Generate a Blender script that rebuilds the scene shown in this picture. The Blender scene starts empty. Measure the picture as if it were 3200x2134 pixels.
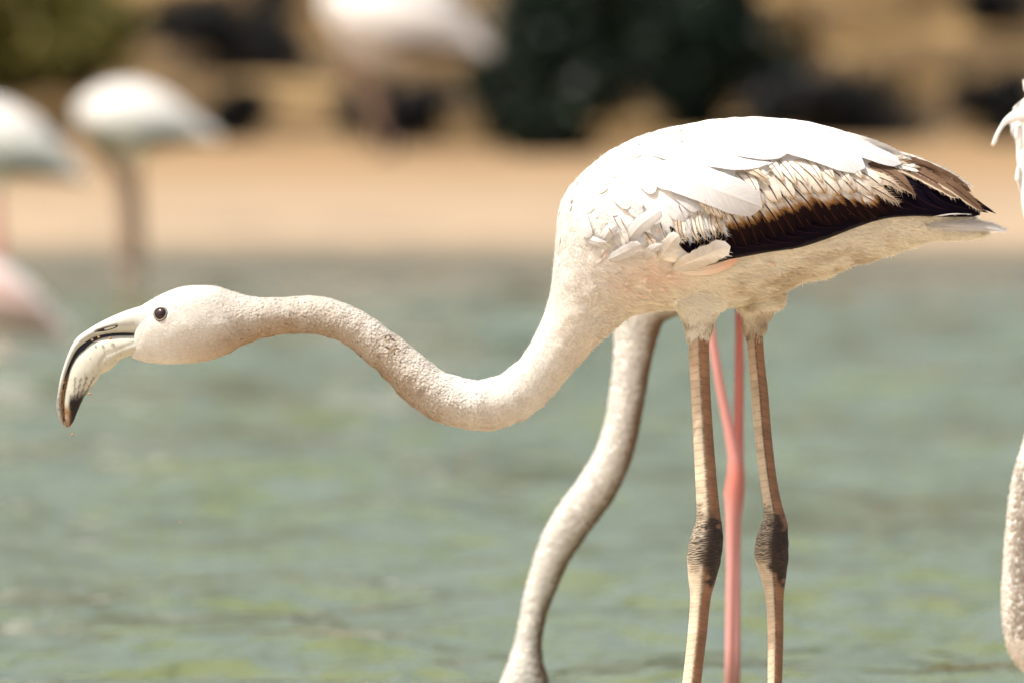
import bpy, bmesh, math, random
import numpy as np
from mathutils import Vector
from mathutils.bvhtree import BVHTree
R = math.radians
random.seed(7)
rng = np.random.default_rng(11)
S = bpy.context.scene
COL = S.collection

# ---------------------------------------------------------------- camera, light, exposure
CAM_Y, CAM_H = -14.2, 0.933
FPX = 400 / 36 * 3200
PITCH = 953 / FPX
cam = bpy.data.cameras.new('camera')
cam.lens = 400; cam.sensor_width = 36; cam.clip_start = 0.5; cam.clip_end = 2000
cam.dof.use_dof = True; cam.dof.focus_distance = 14.12; cam.dof.aperture_fstop = 5.8
co = bpy.data.objects.new('camera', cam); COL.objects.link(co)
co.location = (0, CAM_Y, CAM_H); co.rotation_euler = (math.pi / 2 - PITCH, 0, 0)
S.camera = co

SUN = Vector((-0.47, -0.22, 1.0)).normalized()
w = bpy.data.worlds.new('World'); S.world = w; w.use_nodes = True
nt = w.node_tree; nt.nodes.clear()
sky = nt.nodes.new('ShaderNodeTexSky'); sky.sky_type = 'NISHITA'; sky.sun_disc = False
sky.sun_elevation = math.asin(SUN.z); sky.sun_rotation = math.atan2(SUN.x, SUN.y)
sky.air_density = 1.0; sky.dust_density = 7.0; sky.ozone_density = 0.2
bg = nt.nodes.new('ShaderNodeBackground'); bg.inputs[1].default_value = 0.15
wo = nt.nodes.new('ShaderNodeOutputWorld')
nt.links.new(sky.outputs[0], bg.inputs[0]); nt.links.new(bg.outputs[0], wo.inputs[0])
sl = bpy.data.lights.new('sun', 'SUN'); sl.energy = 4.2; sl.angle = R(0.55); sl.color = (1.0, 0.965, 0.885)
so = bpy.data.objects.new('sun', sl); COL.objects.link(so); so.location = (-3, -3, 9)
so.rotation_euler = SUN.to_track_quat('Z', 'Y').to_euler()
S.view_settings.view_transform = 'Standard'; S.view_settings.look = 'None'
S.view_settings.exposure = 0.52; S.view_settings.gamma = 1; S.view_settings.use_curve_mapping = False
S.render.engine = 'CYCLES'
S.cycles.use_denoising = True
S.cycles.max_bounces = 8; S.cycles.sample_clamp_indirect = 4; S.cycles.sample_clamp_direct = 12; S.cycles.caustics_reflective = False; S.cycles.caustics_refractive = False

# ---------------------------------------------------------------- pixel <-> place helpers (reading positions off the photograph)
def W3(px, py, Y):
    """native photo pixel -> the point on the plane y = Y that it shows"""
    a = (px - 1600) / FPX; b = (1067 - py) / FPX
    d = Vector((a, math.cos(PITCH) + b * math.sin(PITCH), -math.sin(PITCH) + b * math.cos(PITCH)))
    k = (Y - CAM_Y) / d.y
    return Vector((d.x * k, Y, CAM_H + d.z * k))
def F(x, y, Y=0.0):
    return W3(x * 3200 / 2351, y * 3200 / 2351, Y)
U = (F(1001, 800) - F(1000, 800)).length           # metres of one 2351-wide pixel at Y = 0
_o = F(0, 0); _zx = F(1000, 1000)
def inv(x, z):
    """inverse of F on Y = 0 (arrays)"""
    return (x - _o.x) / U, (_o.z - z) / ((_o.z - _zx.z) / 1000)

# ---------------------------------------------------------------- generic builders
def mesh_obj(name, V, Fc, mat=None, parent=None, smooth=True, attrs=None):
    me = bpy.data.meshes.new(name)
    V = np.asarray(V, dtype=np.float64).reshape(-1, 3)
    if parent is not None:
        r = parent
        while r.parent is not None: r = r.parent
        V = V - np.array(r.location)[None, :]
    if isinstance(Fc, np.ndarray):
        Fc = Fc.tolist()
    me.from_pydata(V.tolist(), [], Fc)
    if smooth: me.polygons.foreach_set('use_smooth', [True] * len(me.polygons))
    for k, a in (attrs or {}).items():
        a = np.asarray(a, dtype=np.float32)
        if a.ndim == 1:
            at = me.attributes.new(k, 'FLOAT', 'POINT'); at.data.foreach_set('value', a)
        else:
            at = me.attributes.new(k, 'FLOAT_VECTOR', 'POINT'); at.data.foreach_set('vector', a[:, :3].ravel())
    me.update()
    o = bpy.data.objects.new(name, me); COL.objects.link(o)
    if mat: me.materials.append(mat)
    if parent is not None: o.parent = parent
    return o
def empty(name, loc, label=None, cat=None, group=None):
    o = bpy.data.objects.new(name, None); COL.objects.link(o); o.location = loc
    o.empty_display_size = 0.1
    tag(o, label, cat, group); return o
def tag(o, label=None, cat=None, group=None, kind=None):
    if label: o['label'] = label
    if cat: o['category'] = cat
    if group: o['group'] = group
    if kind: o['kind'] = kind
    return o
def catmull(P, n):
    """resample rows of P (k x d) to n rows along a Catmull-Rom spline, even in arc length of first two columns"""
    P = np.asarray(P, float); k = len(P)
    Q = np.vstack([2 * P[0] - P[1], P, 2 * P[-1] - P[-2]])
    out = []
    M = 16
    for i in range(k - 1):
        p0, p1, p2, p3 = Q[i:i + 4]
        for j in range(M):
            t = j / M
            out.append(0.5 * ((2 * p1) + (-p0 + p2) * t + (2 * p0 - 5 * p1 + 4 * p2 - p3) * t * t + (-p0 + 3 * p1 - 3 * p2 + p3) * t ** 3))
    out.append(P[-1]); out = np.array(out)
    c = out[:, :4] if out.shape[1] >= 4 else out[:, :2]
    L = np.r_[0, np.cumsum(np.sqrt((np.diff(c, axis=0) ** 2).sum(1)))]
    t = np.linspace(0, L[-1], n)
    return np.stack([np.interp(t, L, out[:, j]) for j in range(out.shape[1])], 1)
def grid_faces(n, m, closed=True):
    i = np.arange(n - 1)[:, None]; j = np.arange(m if closed else m - 1)[None, :]
    a = i * m + j; b = i * m + (j + 1) % m; c = (i + 1) * m + (j + 1) % m; d = (i + 1) * m + j
    return np.stack([a, b, c, d], -1).reshape(-1, 4)
def outline_loft(sec, n=80, m=40, Yc=0.0, pear=0.0, power=1.0, caps=True):
    """sec rows: Ax, Ay, Bx, By (2351-px), half depth (px) [, centre depth shift px]. Elliptic rings spanning A-B."""
    sec = [tuple(s) + ((0,) if len(s) == 5 else ()) for s in sec]
    r = catmull(sec, n)
    th = np.linspace(0, 2 * np.pi, m, endpoint=False)
    k = (Yc - CAM_Y) / (0 - CAM_Y) * U
    V = []; info = []
    for i, (ax, ay, bx, by, d, yo) in enumerate(r):
        A = np.array(F(ax, ay, Yc)); B = np.array(F(bx, by, Yc))
        C = (A + B) / 2; mv = (A - B) / 2
        c, s = np.cos(th), np.sin(th)
        sd = np.sign(s) * np.abs(s) ** power
        dep = d * k * sd * (1 - pear * np.clip(-c, 0, 1))
        V.append(C[None] + c[:, None] * mv[None] + np.stack([0 * c, -dep + yo * k, 0 * c], 1))
        info.append((ax, ay, bx, by))
    V = np.concatenate(V)
    Fc = grid_faces(n, m).tolist()
    if caps:
        Fc.append(list(range(m))[::-1]); Fc.append(list(range((n - 1) * m, n * m)))
    Fc = outward(V, Fc, n, m)
    return V, Fc, r, th
def outward(V, Fc, n, m):
    i = n // 2; c = V[i * m:(i + 1) * m].mean(0); a, b, c_, d = Fc[i * m]
    nr = np.cross(V[b] - V[a], V[d] - V[a])
    return Fc if nr @ (V[a] - c) > 0 else [list(q)[::-1] for q in Fc]
def tube(P, rad, m=12, caps=True):
    """round tube along points with radii"""
    P = np.asarray(P, float); rad = np.asarray(rad, float); n = len(P)
    T = np.gradient(P, axis=0); T /= np.linalg.norm(T, axis=1)[:, None]
    up = np.array([0, 1, 0.01]); V = []
    for i in range(n):
        a = np.cross(T[i], up); a /= np.linalg.norm(a); b = np.cross(a, T[i])
        th = np.linspace(0, 2 * np.pi, m, endpoint=False)
        V.append(P[i] + rad[i] * (np.cos(th)[:, None] * a + np.sin(th)[:, None] * b))
    Fc = grid_faces(n, m).tolist()
    if caps: Fc.append(list(range(m))[::-1]); Fc.append(list(range((n - 1) * m, n * m)))
    return np.concatenate(V), Fc
def join(parts):
    V, Fc, o = [], [], 0
    for v, f in parts:
        V.append(v); Fc += [[a + o for a in q] for q in f]; o += len(v)
    return np.concatenate(V), Fc
def vnoise(p, scale, seed=0):
    """cheap smooth 3-D value noise in numpy, 0..1"""
    q = np.asarray(p) * scale + seed * 17.13
    i = np.floor(q).astype(np.int64); f = q - i; f = f * f * (3 - 2 * f)
    def h(a, b, c):
        n = ((a * 73856093) ^ (b * 19349663) ^ (c * 83492791) ^ (seed * 97463)) & 0x7fffffff
        n = ((n ^ (n >> 15)) * 739982445) & 0x7fffffff
        n = (n ^ (n >> 13)) * 1274126177 & 0x7fffffff
        return ((n ^ (n >> 16)) & 0xffff) / 65535.0
    r = 0
    for dx in (0, 1):
        for dy in (0, 1):
            for dz in (0, 1):
                wt = (f[:, 0] if dx else 1 - f[:, 0]) * (f[:, 1] if dy else 1 - f[:, 1]) * (f[:, 2] if dz else 1 - f[:, 2])
                r = r + wt * h(i[:, 0] + dx, i[:, 1] + dy, i[:, 2] + dz)
    return r
def sstep(a, b, x):
    t = np.clip((np.asarray(x, float) - a) / (b - a), 0, 1); return t * t * (3 - 2 * t)

# ---------------------------------------------------------------- materials
class N:
    def __init__(s, name):
        s.m = bpy.data.materials.new(name); s.m.use_nodes = True; s.t = s.m.node_tree; s.t.nodes.clear()
        s.out = s.t.nodes.new('ShaderNodeOutputMaterial')
    def n(s, typ, **kw):
        x = s.t.nodes.new('ShaderNode' + typ)
        for k, v in kw.items():
            if k.startswith('i_'):
                key = k[2:]; x.inputs[int(key) if key.isdigit() else key.replace('_', ' ')].default_value = v
            else: setattr(x, k, v)
        return x
    def l(s, a, b): s.t.links.new(a, b)
    def ramp(s, fac, stops, interp='LINEAR'):
        r = s.n('ValToRGB'); r.color_ramp.interpolation = interp
        el = r.color_ramp.elements
        while len(el) < len(stops): el.new(0.5)
        for e, (p, c) in zip(el, stops):
            e.position = p; e.color = (c[0], c[1], c[2], 1) if isinstance(c, tuple) else (c, c, c, 1)
        s.l(fac, r.inputs[0]); return r.outputs[0]
    def mix(s, fac, a, b, mode='MIX'):
        x = s.n('Mix', data_type='RGBA', blend_type=mode)
        for v, i in ((fac, 0), (a, 6), (b, 7)):
            if hasattr(v, 'links'): s.l(v, x.inputs[i])
            else: x.inputs[i].default_value = v if not isinstance(v, tuple) else (*v, 1)
        return x.outputs[2]
    def math(s, op, a, b=0.0, c=0.0, clamp=False):
        x = s.n('Math', operation=op, use_clamp=clamp)
        for v, i in ((a, 0), (b, 1), (c, 2)):
            if hasattr(v, 'links'): s.l(v, x.inputs[i])
            else: x.inputs[i].default_value = v
        return x.outputs[0]
    def noise(s, vec, scale, detail=3, rough=0.55, dist=0):
        x = s.n('TexNoise'); x.inputs['Scale'].default_value = scale; x.inputs['Detail'].default_value = detail
        x.inputs['Roughness'].default_value = rough; x.inputs['Distortion'].default_value = dist
        if vec is not None: s.l(vec, x.inputs['Vector'])
        return x.outputs[0]
    def mapping(s, vec, scale, rot=(0, 0, 0)):
        x = s.n('Mapping'); x.inputs['Scale'].default_value = scale; x.inputs['Rotation'].default_value = rot
        s.l(vec, x.inputs['Vector']); return x.outputs[0]
    def bump(s, h, strength, dist, nrm=None):
        x = s.n('Bump'); x.inputs['Strength'].default_value = strength; x.inputs['Distance'].default_value = dist
        s.l(h, x.inputs['Height'])
        if nrm is not None: s.l(nrm, x.inputs['Normal'])
        return x.outputs[0]
    def bsdf(s, col, rough=0.6, nrm=None, spec=0.3, transl=0.0, sheen=0.0):
        p = s.n('BsdfPrincipled')
        for v, k in ((col, 'Base Color'), (rough, 'Roughness')):
            if hasattr(v, 'links'): s.l(v, p.inputs[k])
            else: p.inputs[k].default_value = (*v, 1) if isinstance(v, tuple) else v
        p.inputs['Specular IOR Level'].default_value = spec
        if nrm is not None: s.l(nrm, p.inputs['Normal'])
        o = p.outputs[0]
        if transl > 0:
            t = s.n('BsdfTranslucent')
            if hasattr(col, 'links'): s.l(col, t.inputs[0])
            else: t.inputs[0].default_value = (*col, 1)
            mx = s.n('MixShader'); mx.inputs[0].default_value = transl
            s.l(o, mx.inputs[1]); s.l(t.outputs[0], mx.inputs[2]); o = mx.outputs[0]
        s.l(o, s.out.inputs[0]); s.p = p
        return s.m

def m_ground():
    k = N('sandy_ground'); g = k.n('NewGeometry'); P = g.outputs['Position']
    sx = k.n('SeparateXYZ'); k.l(P, sx.inputs[0])
    big = k.noise(P, 0.55, 4, 0.6); mid = k.noise(P, 3.0, 4, 0.6); fine = k.noise(P, 60, 3)
    sand = k.ramp(mid, [(0.25, (0.175, 0.132, 0.086)), (0.5, (0.255, 0.192, 0.127)), (0.8, (0.33, 0.255, 0.172))])
    sand = k.mix(k.ramp(big, [(0.35, 0.0), (0.65, 0.55)]), sand, (0.335, 0.245, 0.152))
    nr_ = k.n('MapRange', i_1=3.0, i_2=1.0); k.l(sx.outputs[1], nr_.inputs[0]); sand = k.mix(nr_.outputs[0], sand, (0.47, 0.37, 0.26))   # unseen near shore, sand made paler to bounce light onto the belly
    soil = k.ramp(k.noise(P, 1.3, 5, 0.62), [(0.38, (0.018, 0.013, 0.007)), (0.52, (0.085, 0.050, 0.018)), (0.66, (0.25, 0.165, 0.07))])
    # soil takes over on the bank behind the beach (y > 43)
    edge = k.math('ADD', sx.outputs[1], k.math('MULTIPLY', k.math('SUBTRACT', mid, 0.5), 3.0))
    gd = k.n('MapRange', i_1=36.5, i_2=42.0); k.l(edge, gd.inputs[0]); sand = k.mix(gd.outputs[0], sand, (0.225, 0.145, 0.072))   # golden dry crust at the top of the beach
    f = k.n('MapRange', i_1=43.5, i_2=45.5); k.l(edge, f.inputs[0])
    col = k.mix(f.outputs[0], sand, soil)
    wet = k.n('MapRange', i_1=0.03, i_2=0.085); k.l(k.math('ADD', sx.outputs[2], k.math('MULTIPLY', k.math('SUBTRACT', mid, 0.5), 0.05)), wet.inputs[0])
    nr2 = k.n('MapRange', i_1=4.0, i_2=2.0); k.l(sx.outputs[1], nr2.inputs[0]); dry = k.math('MAXIMUM', wet.outputs[0], k.math('MULTIPLY', nr2.outputs[0], k.ramp(mid, [(0.3, 0.75), (0.55, 1.0)])))  # unseen near shore kept dry so its added bounce stays bright
    wc = k.mix(dry, (0.090, 0.083, 0.055), col)
    h = k.math('ADD', k.math('MULTIPLY', mid, 0.6), k.math('MULTIPLY', fine, 0.05))
    rg = k.n('MapRange', i_1=0.0, i_2=1.0, i_3=0.62, i_4=0.95); k.l(wet.outputs[0], rg.inputs[0])
    return k.bsdf(wc, rg.outputs[0], k.bump(h, 0.6, 0.05), spec=0.2)

def m_water():
    k = N('murky_green_water'); g = k.n('NewGeometry'); P = g.outputs['Position']
    v1 = k.mapping(P, (2.2, 1.5, 1.0), (0, 0, .3)); v2 = k.mapping(P, (5.5, 3.6, 1.0), (0, 0, 0.25)); v3 = k.mapping(P, (12, 10, 1), (0, 0, -0.2))
    h = k.math('ADD', k.math('MULTIPLY', k.noise(v1, 1.6, 2, 0.5), 1.0), k.math('MULTIPLY', k.noise(v2, 1.6, 2, 0.5), 0.42))
    h = k.math('ADD', h, k.math('MULTIPLY', k.noise(v3, 1.6, 2, 0.5), 0.10))
    col = k.ramp(k.noise(P, 0.7, 4), [(0.3, (0.094, 0.114, 0.042)), (0.7, (0.108, 0.126, 0.052))])
    sx = k.n('SeparateXYZ'); k.l(P, sx.inputs[0]); sh = k.n('MapRange', i_1=26.0, i_2=31.5); k.l(k.math('ADD', sx.outputs[1], k.math('MULTIPLY', k.noise(P, .35, 2), 4.0)), sh.inputs[0])
    col = k.mix(sh.outputs[0], col, (0.150, 0.128, 0.060))    # stirred-up sand in the shallows
    k.bsdf(col, 0.04, k.bump(h, 1.0, 0.08), spec=0.5)
    k.p.inputs['IOR'].default_value = 1.33
    return k.m

def m_skin(name, base, dark=0.10, rough=0.7):
    """plumage undercoat: colour comes from the mesh attribute 'tint'"""
    k = N(name); a = k.n('Attribute', attribute_name='tint'); g = k.n('NewGeometry')
    nz = k.noise(g.outputs['Position'], 420, 3, 0.6)
    c = k.mix(k.ramp(nz, [(0.3, 0.0), (0.75, 1.0)]), k.mix(dark, a.outputs['Color'], (0.0, 0.0, 0.0)), a.outputs['Color'])
    m = k.bsdf(c, rough, k.bump(nz, 0.5, 0.0012), spec=0.12)
    k.p.inputs['Subsurface Weight'].default_value = 0.5; k.p.inputs['Subsurface Radius'].default_value = (0.9, 0.55, 0.32); k.p.inputs['Subsurface Scale'].default_value = 0.012
    return m

def m_down(name='down_feathers'):
    """small tufts: tint per feather x root-to-tip shading of pigment"""
    k = N(name); a = k.n('Attribute', attribute_name='tint'); f = k.n('Attribute', attribute_name='fuv')
    sx = k.n('SeparateXYZ'); k.l(f.outputs['Vector'], sx.inputs[0])
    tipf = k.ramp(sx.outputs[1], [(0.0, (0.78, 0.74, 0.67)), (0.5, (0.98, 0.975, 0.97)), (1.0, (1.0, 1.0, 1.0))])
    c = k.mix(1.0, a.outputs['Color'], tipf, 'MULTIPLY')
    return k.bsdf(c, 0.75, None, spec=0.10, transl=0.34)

def m_feather(name, kind):
    k = N(name); f = k.n('Attribute', attribute_name='fuv'); rnd = None
    sx = k.n('SeparateXYZ'); k.l(f.outputs['Vector'], sx.inputs[0])
    u, s, rd = sx.outputs[0], sx.outputs[1], sx.outputs[2]
    au = k.math('ABSOLUTE', u)
    # barbs run outwards and tipwards from the shaft
    bc = k.math('SUBTRACT', s, k.math('MULTIPLY', au, 0.16))
    cmb = k.n('CombineXYZ'); k.l(k.math('MULTIPLY', bc, 95.0), cmb.inputs[0]); k.l(k.math('MULTIPLY', u, 1.2), cmb.inputs[1]); k.l(k.math('MULTIPLY', rd, 40.0), cmb.inputs[2])
    barb = k.noise(cmb.outputs[0], 1.0, 2, 0.6)
    cm2 = k.n('CombineXYZ'); k.l(k.math('MULTIPLY', bc, 4.0), cm2.inputs[0]); k.l(k.math('MULTIPLY', u, 1.5), cm2.inputs[1]); k.l(k.math('MULTIPLY', rd, 90.0), cm2.inputs[2])
    blot = k.noise(cm2.outputs[0], 1.0, 3, 0.6)
    shaft = k.ramp(au, [(0.0, 1.0), (0.05, 0.95), (0.13, 0.0)])
    sw = k.math('ADD', k.math('ADD', s, k.math('MULTIPLY', k.math('SUBTRACT', blot, 0.5), 0.30)), k.math('MULTIPLY', k.math('SUBTRACT', barb, 0.5), 0.18))
    tr = 0.12
    if kind == 'white':
        c = k.ramp(barb, [(0.2, (0.48, 0.468, 0.455)), (0.7, (0.62, 0.615, 0.61))])
        c = k.mix(k.math('MULTIPLY', shaft, 0.25), c, (0.66, 0.62, 0.56)); tr = 0.18
    elif kind == 'grey':
        c = k.ramp(barb, [(0.2, (0.46, 0.42, 0.37)), (0.7, (0.70, 0.67, 0.62))])
        c = k.mix(k.ramp(s, [(0.75, 0.0), (1.0, 0.8)]), c, (0.82, 0.80, 0.77))
        c = k.mix(k.math('MULTIPLY', shaft, 0.6), c, (0.85, 0.80, 0.70)); tr = 0.2
    elif kind == 'covert':
        c = k.ramp(sw, [(0.0, (0.42, 0.33, 0.23)), (0.16, (0.70, 0.65, 0.57)), (0.46, (0.70, 0.65, 0.57)), (0.57, (0.30, 0.155, 0.055)), (0.68, (0.014, 0.006, 0.006)), (1.0, (0.003, 0.0016, 0.004))])
        c = k.mix(k.math('MULTIPLY', k.math('MULTIPLY', k.ramp(barb, [(0.35, 1.0), (0.6, 0.0)]), 0.32), k.ramp(sw, [(0.5, 1.0), (0.64, 0.03)])), c, (0.14, 0.075, 0.03))
        c = k.mix(shaft, c, (0.035, 0.012, 0.010))
    elif kind == 'covert_pale':
        c = k.ramp(sw, [(0.0, (0.46, 0.36, 0.25)), (0.2, (0.72, 0.66, 0.57)), (0.86, (0.72, 0.67, 0.58)), (0.97, (0.50, 0.32, 0.15)), (1.0, (0.30, 0.16, 0.07))])
        c = k.mix(k.math('MULTIPLY', k.ramp(barb, [(0.35, 1.0), (0.6, 0.0)]), 0.25), c, (0.25, 0.15, 0.07))
        c = k.mix(k.math('MULTIPLY', shaft, 0.95), c, (0.05, 0.018, 0.012))
    elif kind == 'black':
        c = k.ramp(barb, [(0.3, (0.0020, 0.0010, 0.0045)), (0.7, (0.0055, 0.0028, 0.0075))]); tr = 0.0
        c = k.mix(k.math('MULTIPLY', shaft, 0.5), c, (0.03, 0.012, 0.012))
    elif kind == 'brown':
        c = k.ramp(barb, [(0.25, (0.085, 0.047, 0.027)), (0.7, (0.20, 0.125, 0.078))])
        e = k.ramp(k.math('ADD', u, k.math('MULTIPLY', barb, 0.25)), [(0.72, 0.0), (1.0, 1.0)])
        c = k.mix(k.math('MULTIPLY', e, 0.85), c, (0.62, 0.50, 0.36))
        c = k.mix(k.math('MULTIPLY', shaft, 0.9), c, (0.035, 0.016, 0.012)); tr = 0.06
    elif kind == 'cream':
        c = k.ramp(sw, [(0.0, (0.50, 0.39, 0.27)), (0.5, (0.66, 0.56, 0.43)), (1.0, (0.58, 0.47, 0.34))])
        c = k.mix(k.ramp(barb, [(0.38, 0.75), (0.55, 0.0)]), c, (0.09, 0.045, 0.02))
        c = k.mix(shaft, c, (0.05, 0.018, 0.012))
    elif kind == 'under':
        c = k.ramp(barb, [(0.25, (0.56, 0.46, 0.33)), (0.6, (0.76, 0.67, 0.53))]); tr = 0.35
    elif kind == 'salmon':
        c = k.ramp(sw, [(0.0, (0.80, 0.76, 0.68)), (0.45, (0.80, 0.70, 0.60)), (1.0, (0.80, 0.46, 0.33))]); tr = 0.25
    h = k.math('ADD', barb, k.math('MULTIPLY', shaft, 1.2))
    return k.bsdf(c, 0.65, k.bump(h, 0.35, 0.0008), spec={'black': .04, 'covert': .04, 'brown': .10, 'cream': .08}.get(kind, .18), transl=tr)

def m_vcol(name, rough=0.4, spec=0.4, bumpscale=0, bumpd=0.0005, transl=0.0):
    k = N(name); a = k.n('Attribute', attribute_name='tint'); g = k.n('NewGeometry')
    c = a.outputs['Color']; nrm = None
    if bumpscale:
        nz = k.noise(g.outputs['Position'], bumpscale, 3); nrm = k.bump(nz, 0.5, bumpd)
        c = k.mix(k.math('MULTIPLY', nz, 0.35), c, k.mix(1.0, c, (0.72, 0.68, 0.62), 'MULTIPLY'))
    return k.bsdf(c, rough, nrm, spec=spec, transl=transl)

def m_plain(name, c1, c2, scale=30, rough=0.7, spec=0.2, transl=0.0):
    k = N(name); g = k.n('NewGeometry')
    c = k.ramp(k.noise(g.outputs['Position'], scale, 4, 0.6), [(0.3, c1), (0.7, c2)])
    return k.bsdf(c, rough, None, spec, transl)

MG = m_ground(); MW = m_water()
M_SKIN = m_skin('plumage_undercoat', None); M_DOWN = m_down()
MF = {k: m_feather('feather_' + k, k) for k in ('white', 'grey', 'covert', 'covert_pale', 'black', 'brown', 'cream', 'salmon', 'under')}
M_BEAK = m_vcol('beak_keratin', 0.42, 0.25, 900, 0.0002)
M_LEG = m_vcol('leg_scutes', 0.5, 0.22, 1300, 0.0004)
M_EYE = m_plain('dark_eye', (0.012, 0.006, 0.006), (0.03, 0.016, 0.014), 300, 0.10, 0.35)
M_BLACKP = m_plain('black_plumage', (0.003, 0.002, 0.006), (0.008, 0.005, 0.010), 200, 0.5, 0.1)
M_WHITEP = m_plain('white_plumage', (0.66, 0.63, 0.58), (0.84, 0.83, 0.81), 90, 0.8, 0.1)
M_GREYP = m_plain('soiled_white_plumage', (0.52, 0.46, 0.38), (0.76, 0.73, 0.68), 90, 0.8, 0.1)
M_PINKP = m_plain('pink_plumage', (0.70, 0.42, 0.38), (0.80, 0.60, 0.56), 60, 0.8, 0.1)
M_PINK = m_plain('pink_leg_skin', (0.66, 0.22, 0.20), (0.76, 0.34, 0.31), 60, 0.45, 0.35)
M_DKLEG = m_plain('dull_leg_skin', (0.22, 0.15, 0.10), (0.34, 0.24, 0.17), 60, 0.5, 0.3)
M_BKF = m_plain('pale_beak', (0.60, 0.40, 0.34), (0.76, 0.60, 0.54), 60, 0.4, 0.4)

# ---------------------------------------------------------------- SETTING: ground, water
def terrain_z(x, y):
    x = np.asarray(x, float); y = np.asarray(y, float)
    p = np.stack([x, y, 0 * x], -1).reshape(-1, 3)
    n1 = vnoise(p, 0.21, 1).reshape(x.shape) - 0.5; n2 = vnoise(p, 0.9, 2).reshape(x.shape) - 0.5
    n3 = vnoise(p, 0.05, 3).reshape(x.shape) - 0.5
    near = np.interp(y, [-60, -16, -6, 0.0, 0.9, 1.3, 3.0, 8, 24, 29.5, 31, 34, 40, 45, 46.5, 50, 56, 66, 90, 160, 600],
                     [0.9, 0.30, 0.06, 0.014, 0.006, -0.02, -0.10, -0.5, -0.35, -0.08, 0.0, 0.10, 0.25, 0.39, 0.46, 0.85, 1.5, 1.9, 2.1, 2.2, 2.2])
    amp = np.interp(y, [-60, -8, -1, 1.5, 28, 33, 40, 46, 52, 70], [0.15, 0.03, 0.004, 0.004, 0.01, 0.03, 0.05, 0.12, 0.5, 0.7])
    return near + amp * (0.8 * n1 + 0.5 * n2) + n3 * np.interp(y, [48, 80, 300], [0, 0.5, 1.5]) 
def axis(parts):
    out = []
    for a, b, st in parts: out += list(np.arange(a, b, st))
    return np.array(sorted(set(np.round(out, 4))))
ys = axis([(-60, -4, 1.5), (-4, 3, 0.12), (3, 28, 1.0), (28, 60, 0.25), (60, 80, 0.8), (80, 200, 6), (200, 640, 40)])
xs = axis([(-300, -20, 20), (-20, -4, 1.0), (-4, 4.01, 0.16), (5, 20, 1.0), (20, 301, 20)])
X, Yg = np.meshgrid(xs, ys)
V = np.stack([X, Yg, terrain_z(X, Yg)], -1).reshape(-1, 3)
tag(mesh_obj('ground', V, grid_faces(len(ys), len(xs), False), MG), kind='structure')

ys = axis([(0.6, 8, 0.04), (8, 16, 0.07), (16, 33, 0.14)]); xs = axis([(-120, -6, 6), (-6, -2.2, 0.2), (-2.2, 2.2, 0.04), (2.2, 6, 0.2), (6, 121, 6)])
X, Yg = np.meshgrid(xs, ys)
p = np.stack([X * 1.9 + .2 * Yg, Yg * 3.0, 0 * X], -1).reshape(-1, 3)
hz = (vnoise(p, 2.1, 5) - 0.5) * 0.030 + (vnoise(p, 4.2, 6) - 0.5) * 0.008 + (vnoise(p, .9, 7) - 0.5) * 0.046
hz = hz * (.5 + .9 * sstep(.3, .7, vnoise(np.stack([X * 1.6, Yg * .8, 0 * X], -1).reshape(-1, 3), 1.0, 8)))
hz = hz.reshape(X.shape) * np.interp(Yg, [0.6, 2.0, 24, 31, 33], [0.15, 1, 1, 0.2, 0])
V = np.stack([X, Yg, hz], -1).reshape(-1, 3)
tag(mesh_obj('water', V, grid_faces(len(ys), len(xs), False), MW), kind='structure')

# ================================================================ MAIN FLAMINGO
BODY = [
 (320,706,300,818,24),(333,697,308,823,33),(350,688,330,830,41),(375,674,358,834,49),(410,661,395,836,56),(450,656,432,834,60),(500,659,472,829,58),(545,676,515,814,51),
 (590,684,578,782,44),(640,684,640,767,40),(700,683,700,764,39),(750,686,737,768,40),(800,702,777,780,40),(850,729,817,807,41),
 (900,765,860,842,43),(940,793,893,878,46),(980,828,928,914,50),(1023,858,980,953,52),(1080,872,1055,980,55),(1130,868,1135,985,57),
 (1180,838,1215,954,60),(1215,795,1278,897,64),(1240,747,1330,838,70),(1258,700,1375,786,80),(1267,645,1420,744,95),
 (1273,580,1465,716,118),(1280,510,1512,712,145),(1298,446,1562,712,168),(1345,391,1620,708,188),(1410,342,1680,702,198),
 (1480,309,1735,690,198),(1560,289,1785,670,192),(1650,274,1835,652,180),(1740,270,1885,638,164),(1830,277,1935,620,146),
 (1920,296,1985,601,124),(2000,327,2045,582,98),(2070,362,2105,562,74),(2130,398,2155,551,52),(2180,437,2195,545,34),
 (2220,480,2230,541,20),(2250,512,2262,535,9)]
root = empty('flamingo', F(1640, 1800, 0.0) * 1.0, 'pale young flamingo in sharp focus stretching its curved neck and black-tipped bill forward', 'flamingo', 'wading flamingos')
root.location.z = 0.012

def thigh(x0, y0, w0, x1, y1, w1, Yc, d0, d1):
    return outline_loft([(x0 - w0, y0 - 60, x0 + w0, y0 - 60, d0 * 1.15), (x0 - w0, y0, x0 + w0, y0, d0),
                         ((x0 * .45 + x1 * .55) - w0 * .60, (y0 + y1) / 2, (x0 * .45 + x1 * .55) + w0 * .60, (y0 + y1) / 2, d0 * .68),
                         (x1 - w1, y1, x1 + w1, y1, d1), (x1 - w1 * .8, y1 + 12, x1 + w1 * .8, y1 + 12, d1 * .75)], 34, 28, Yc)[:2]
YL, YR = -0.036, 0.040
bV, bF, bR, bT = outline_loft(BODY, 230, 56, 0.0, pear=0.10, power=0.92)
tL = thigh(1602, 690, 62, 1603, 774, 25, YL, 50, 22)
tR = thigh(1742, 686, 58, 1733, 768, 21, YR, 48, 20)
v, f = join([(bV, bF), tL, tR])
tmp = mesh_obj('tmp', v, f)
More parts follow.
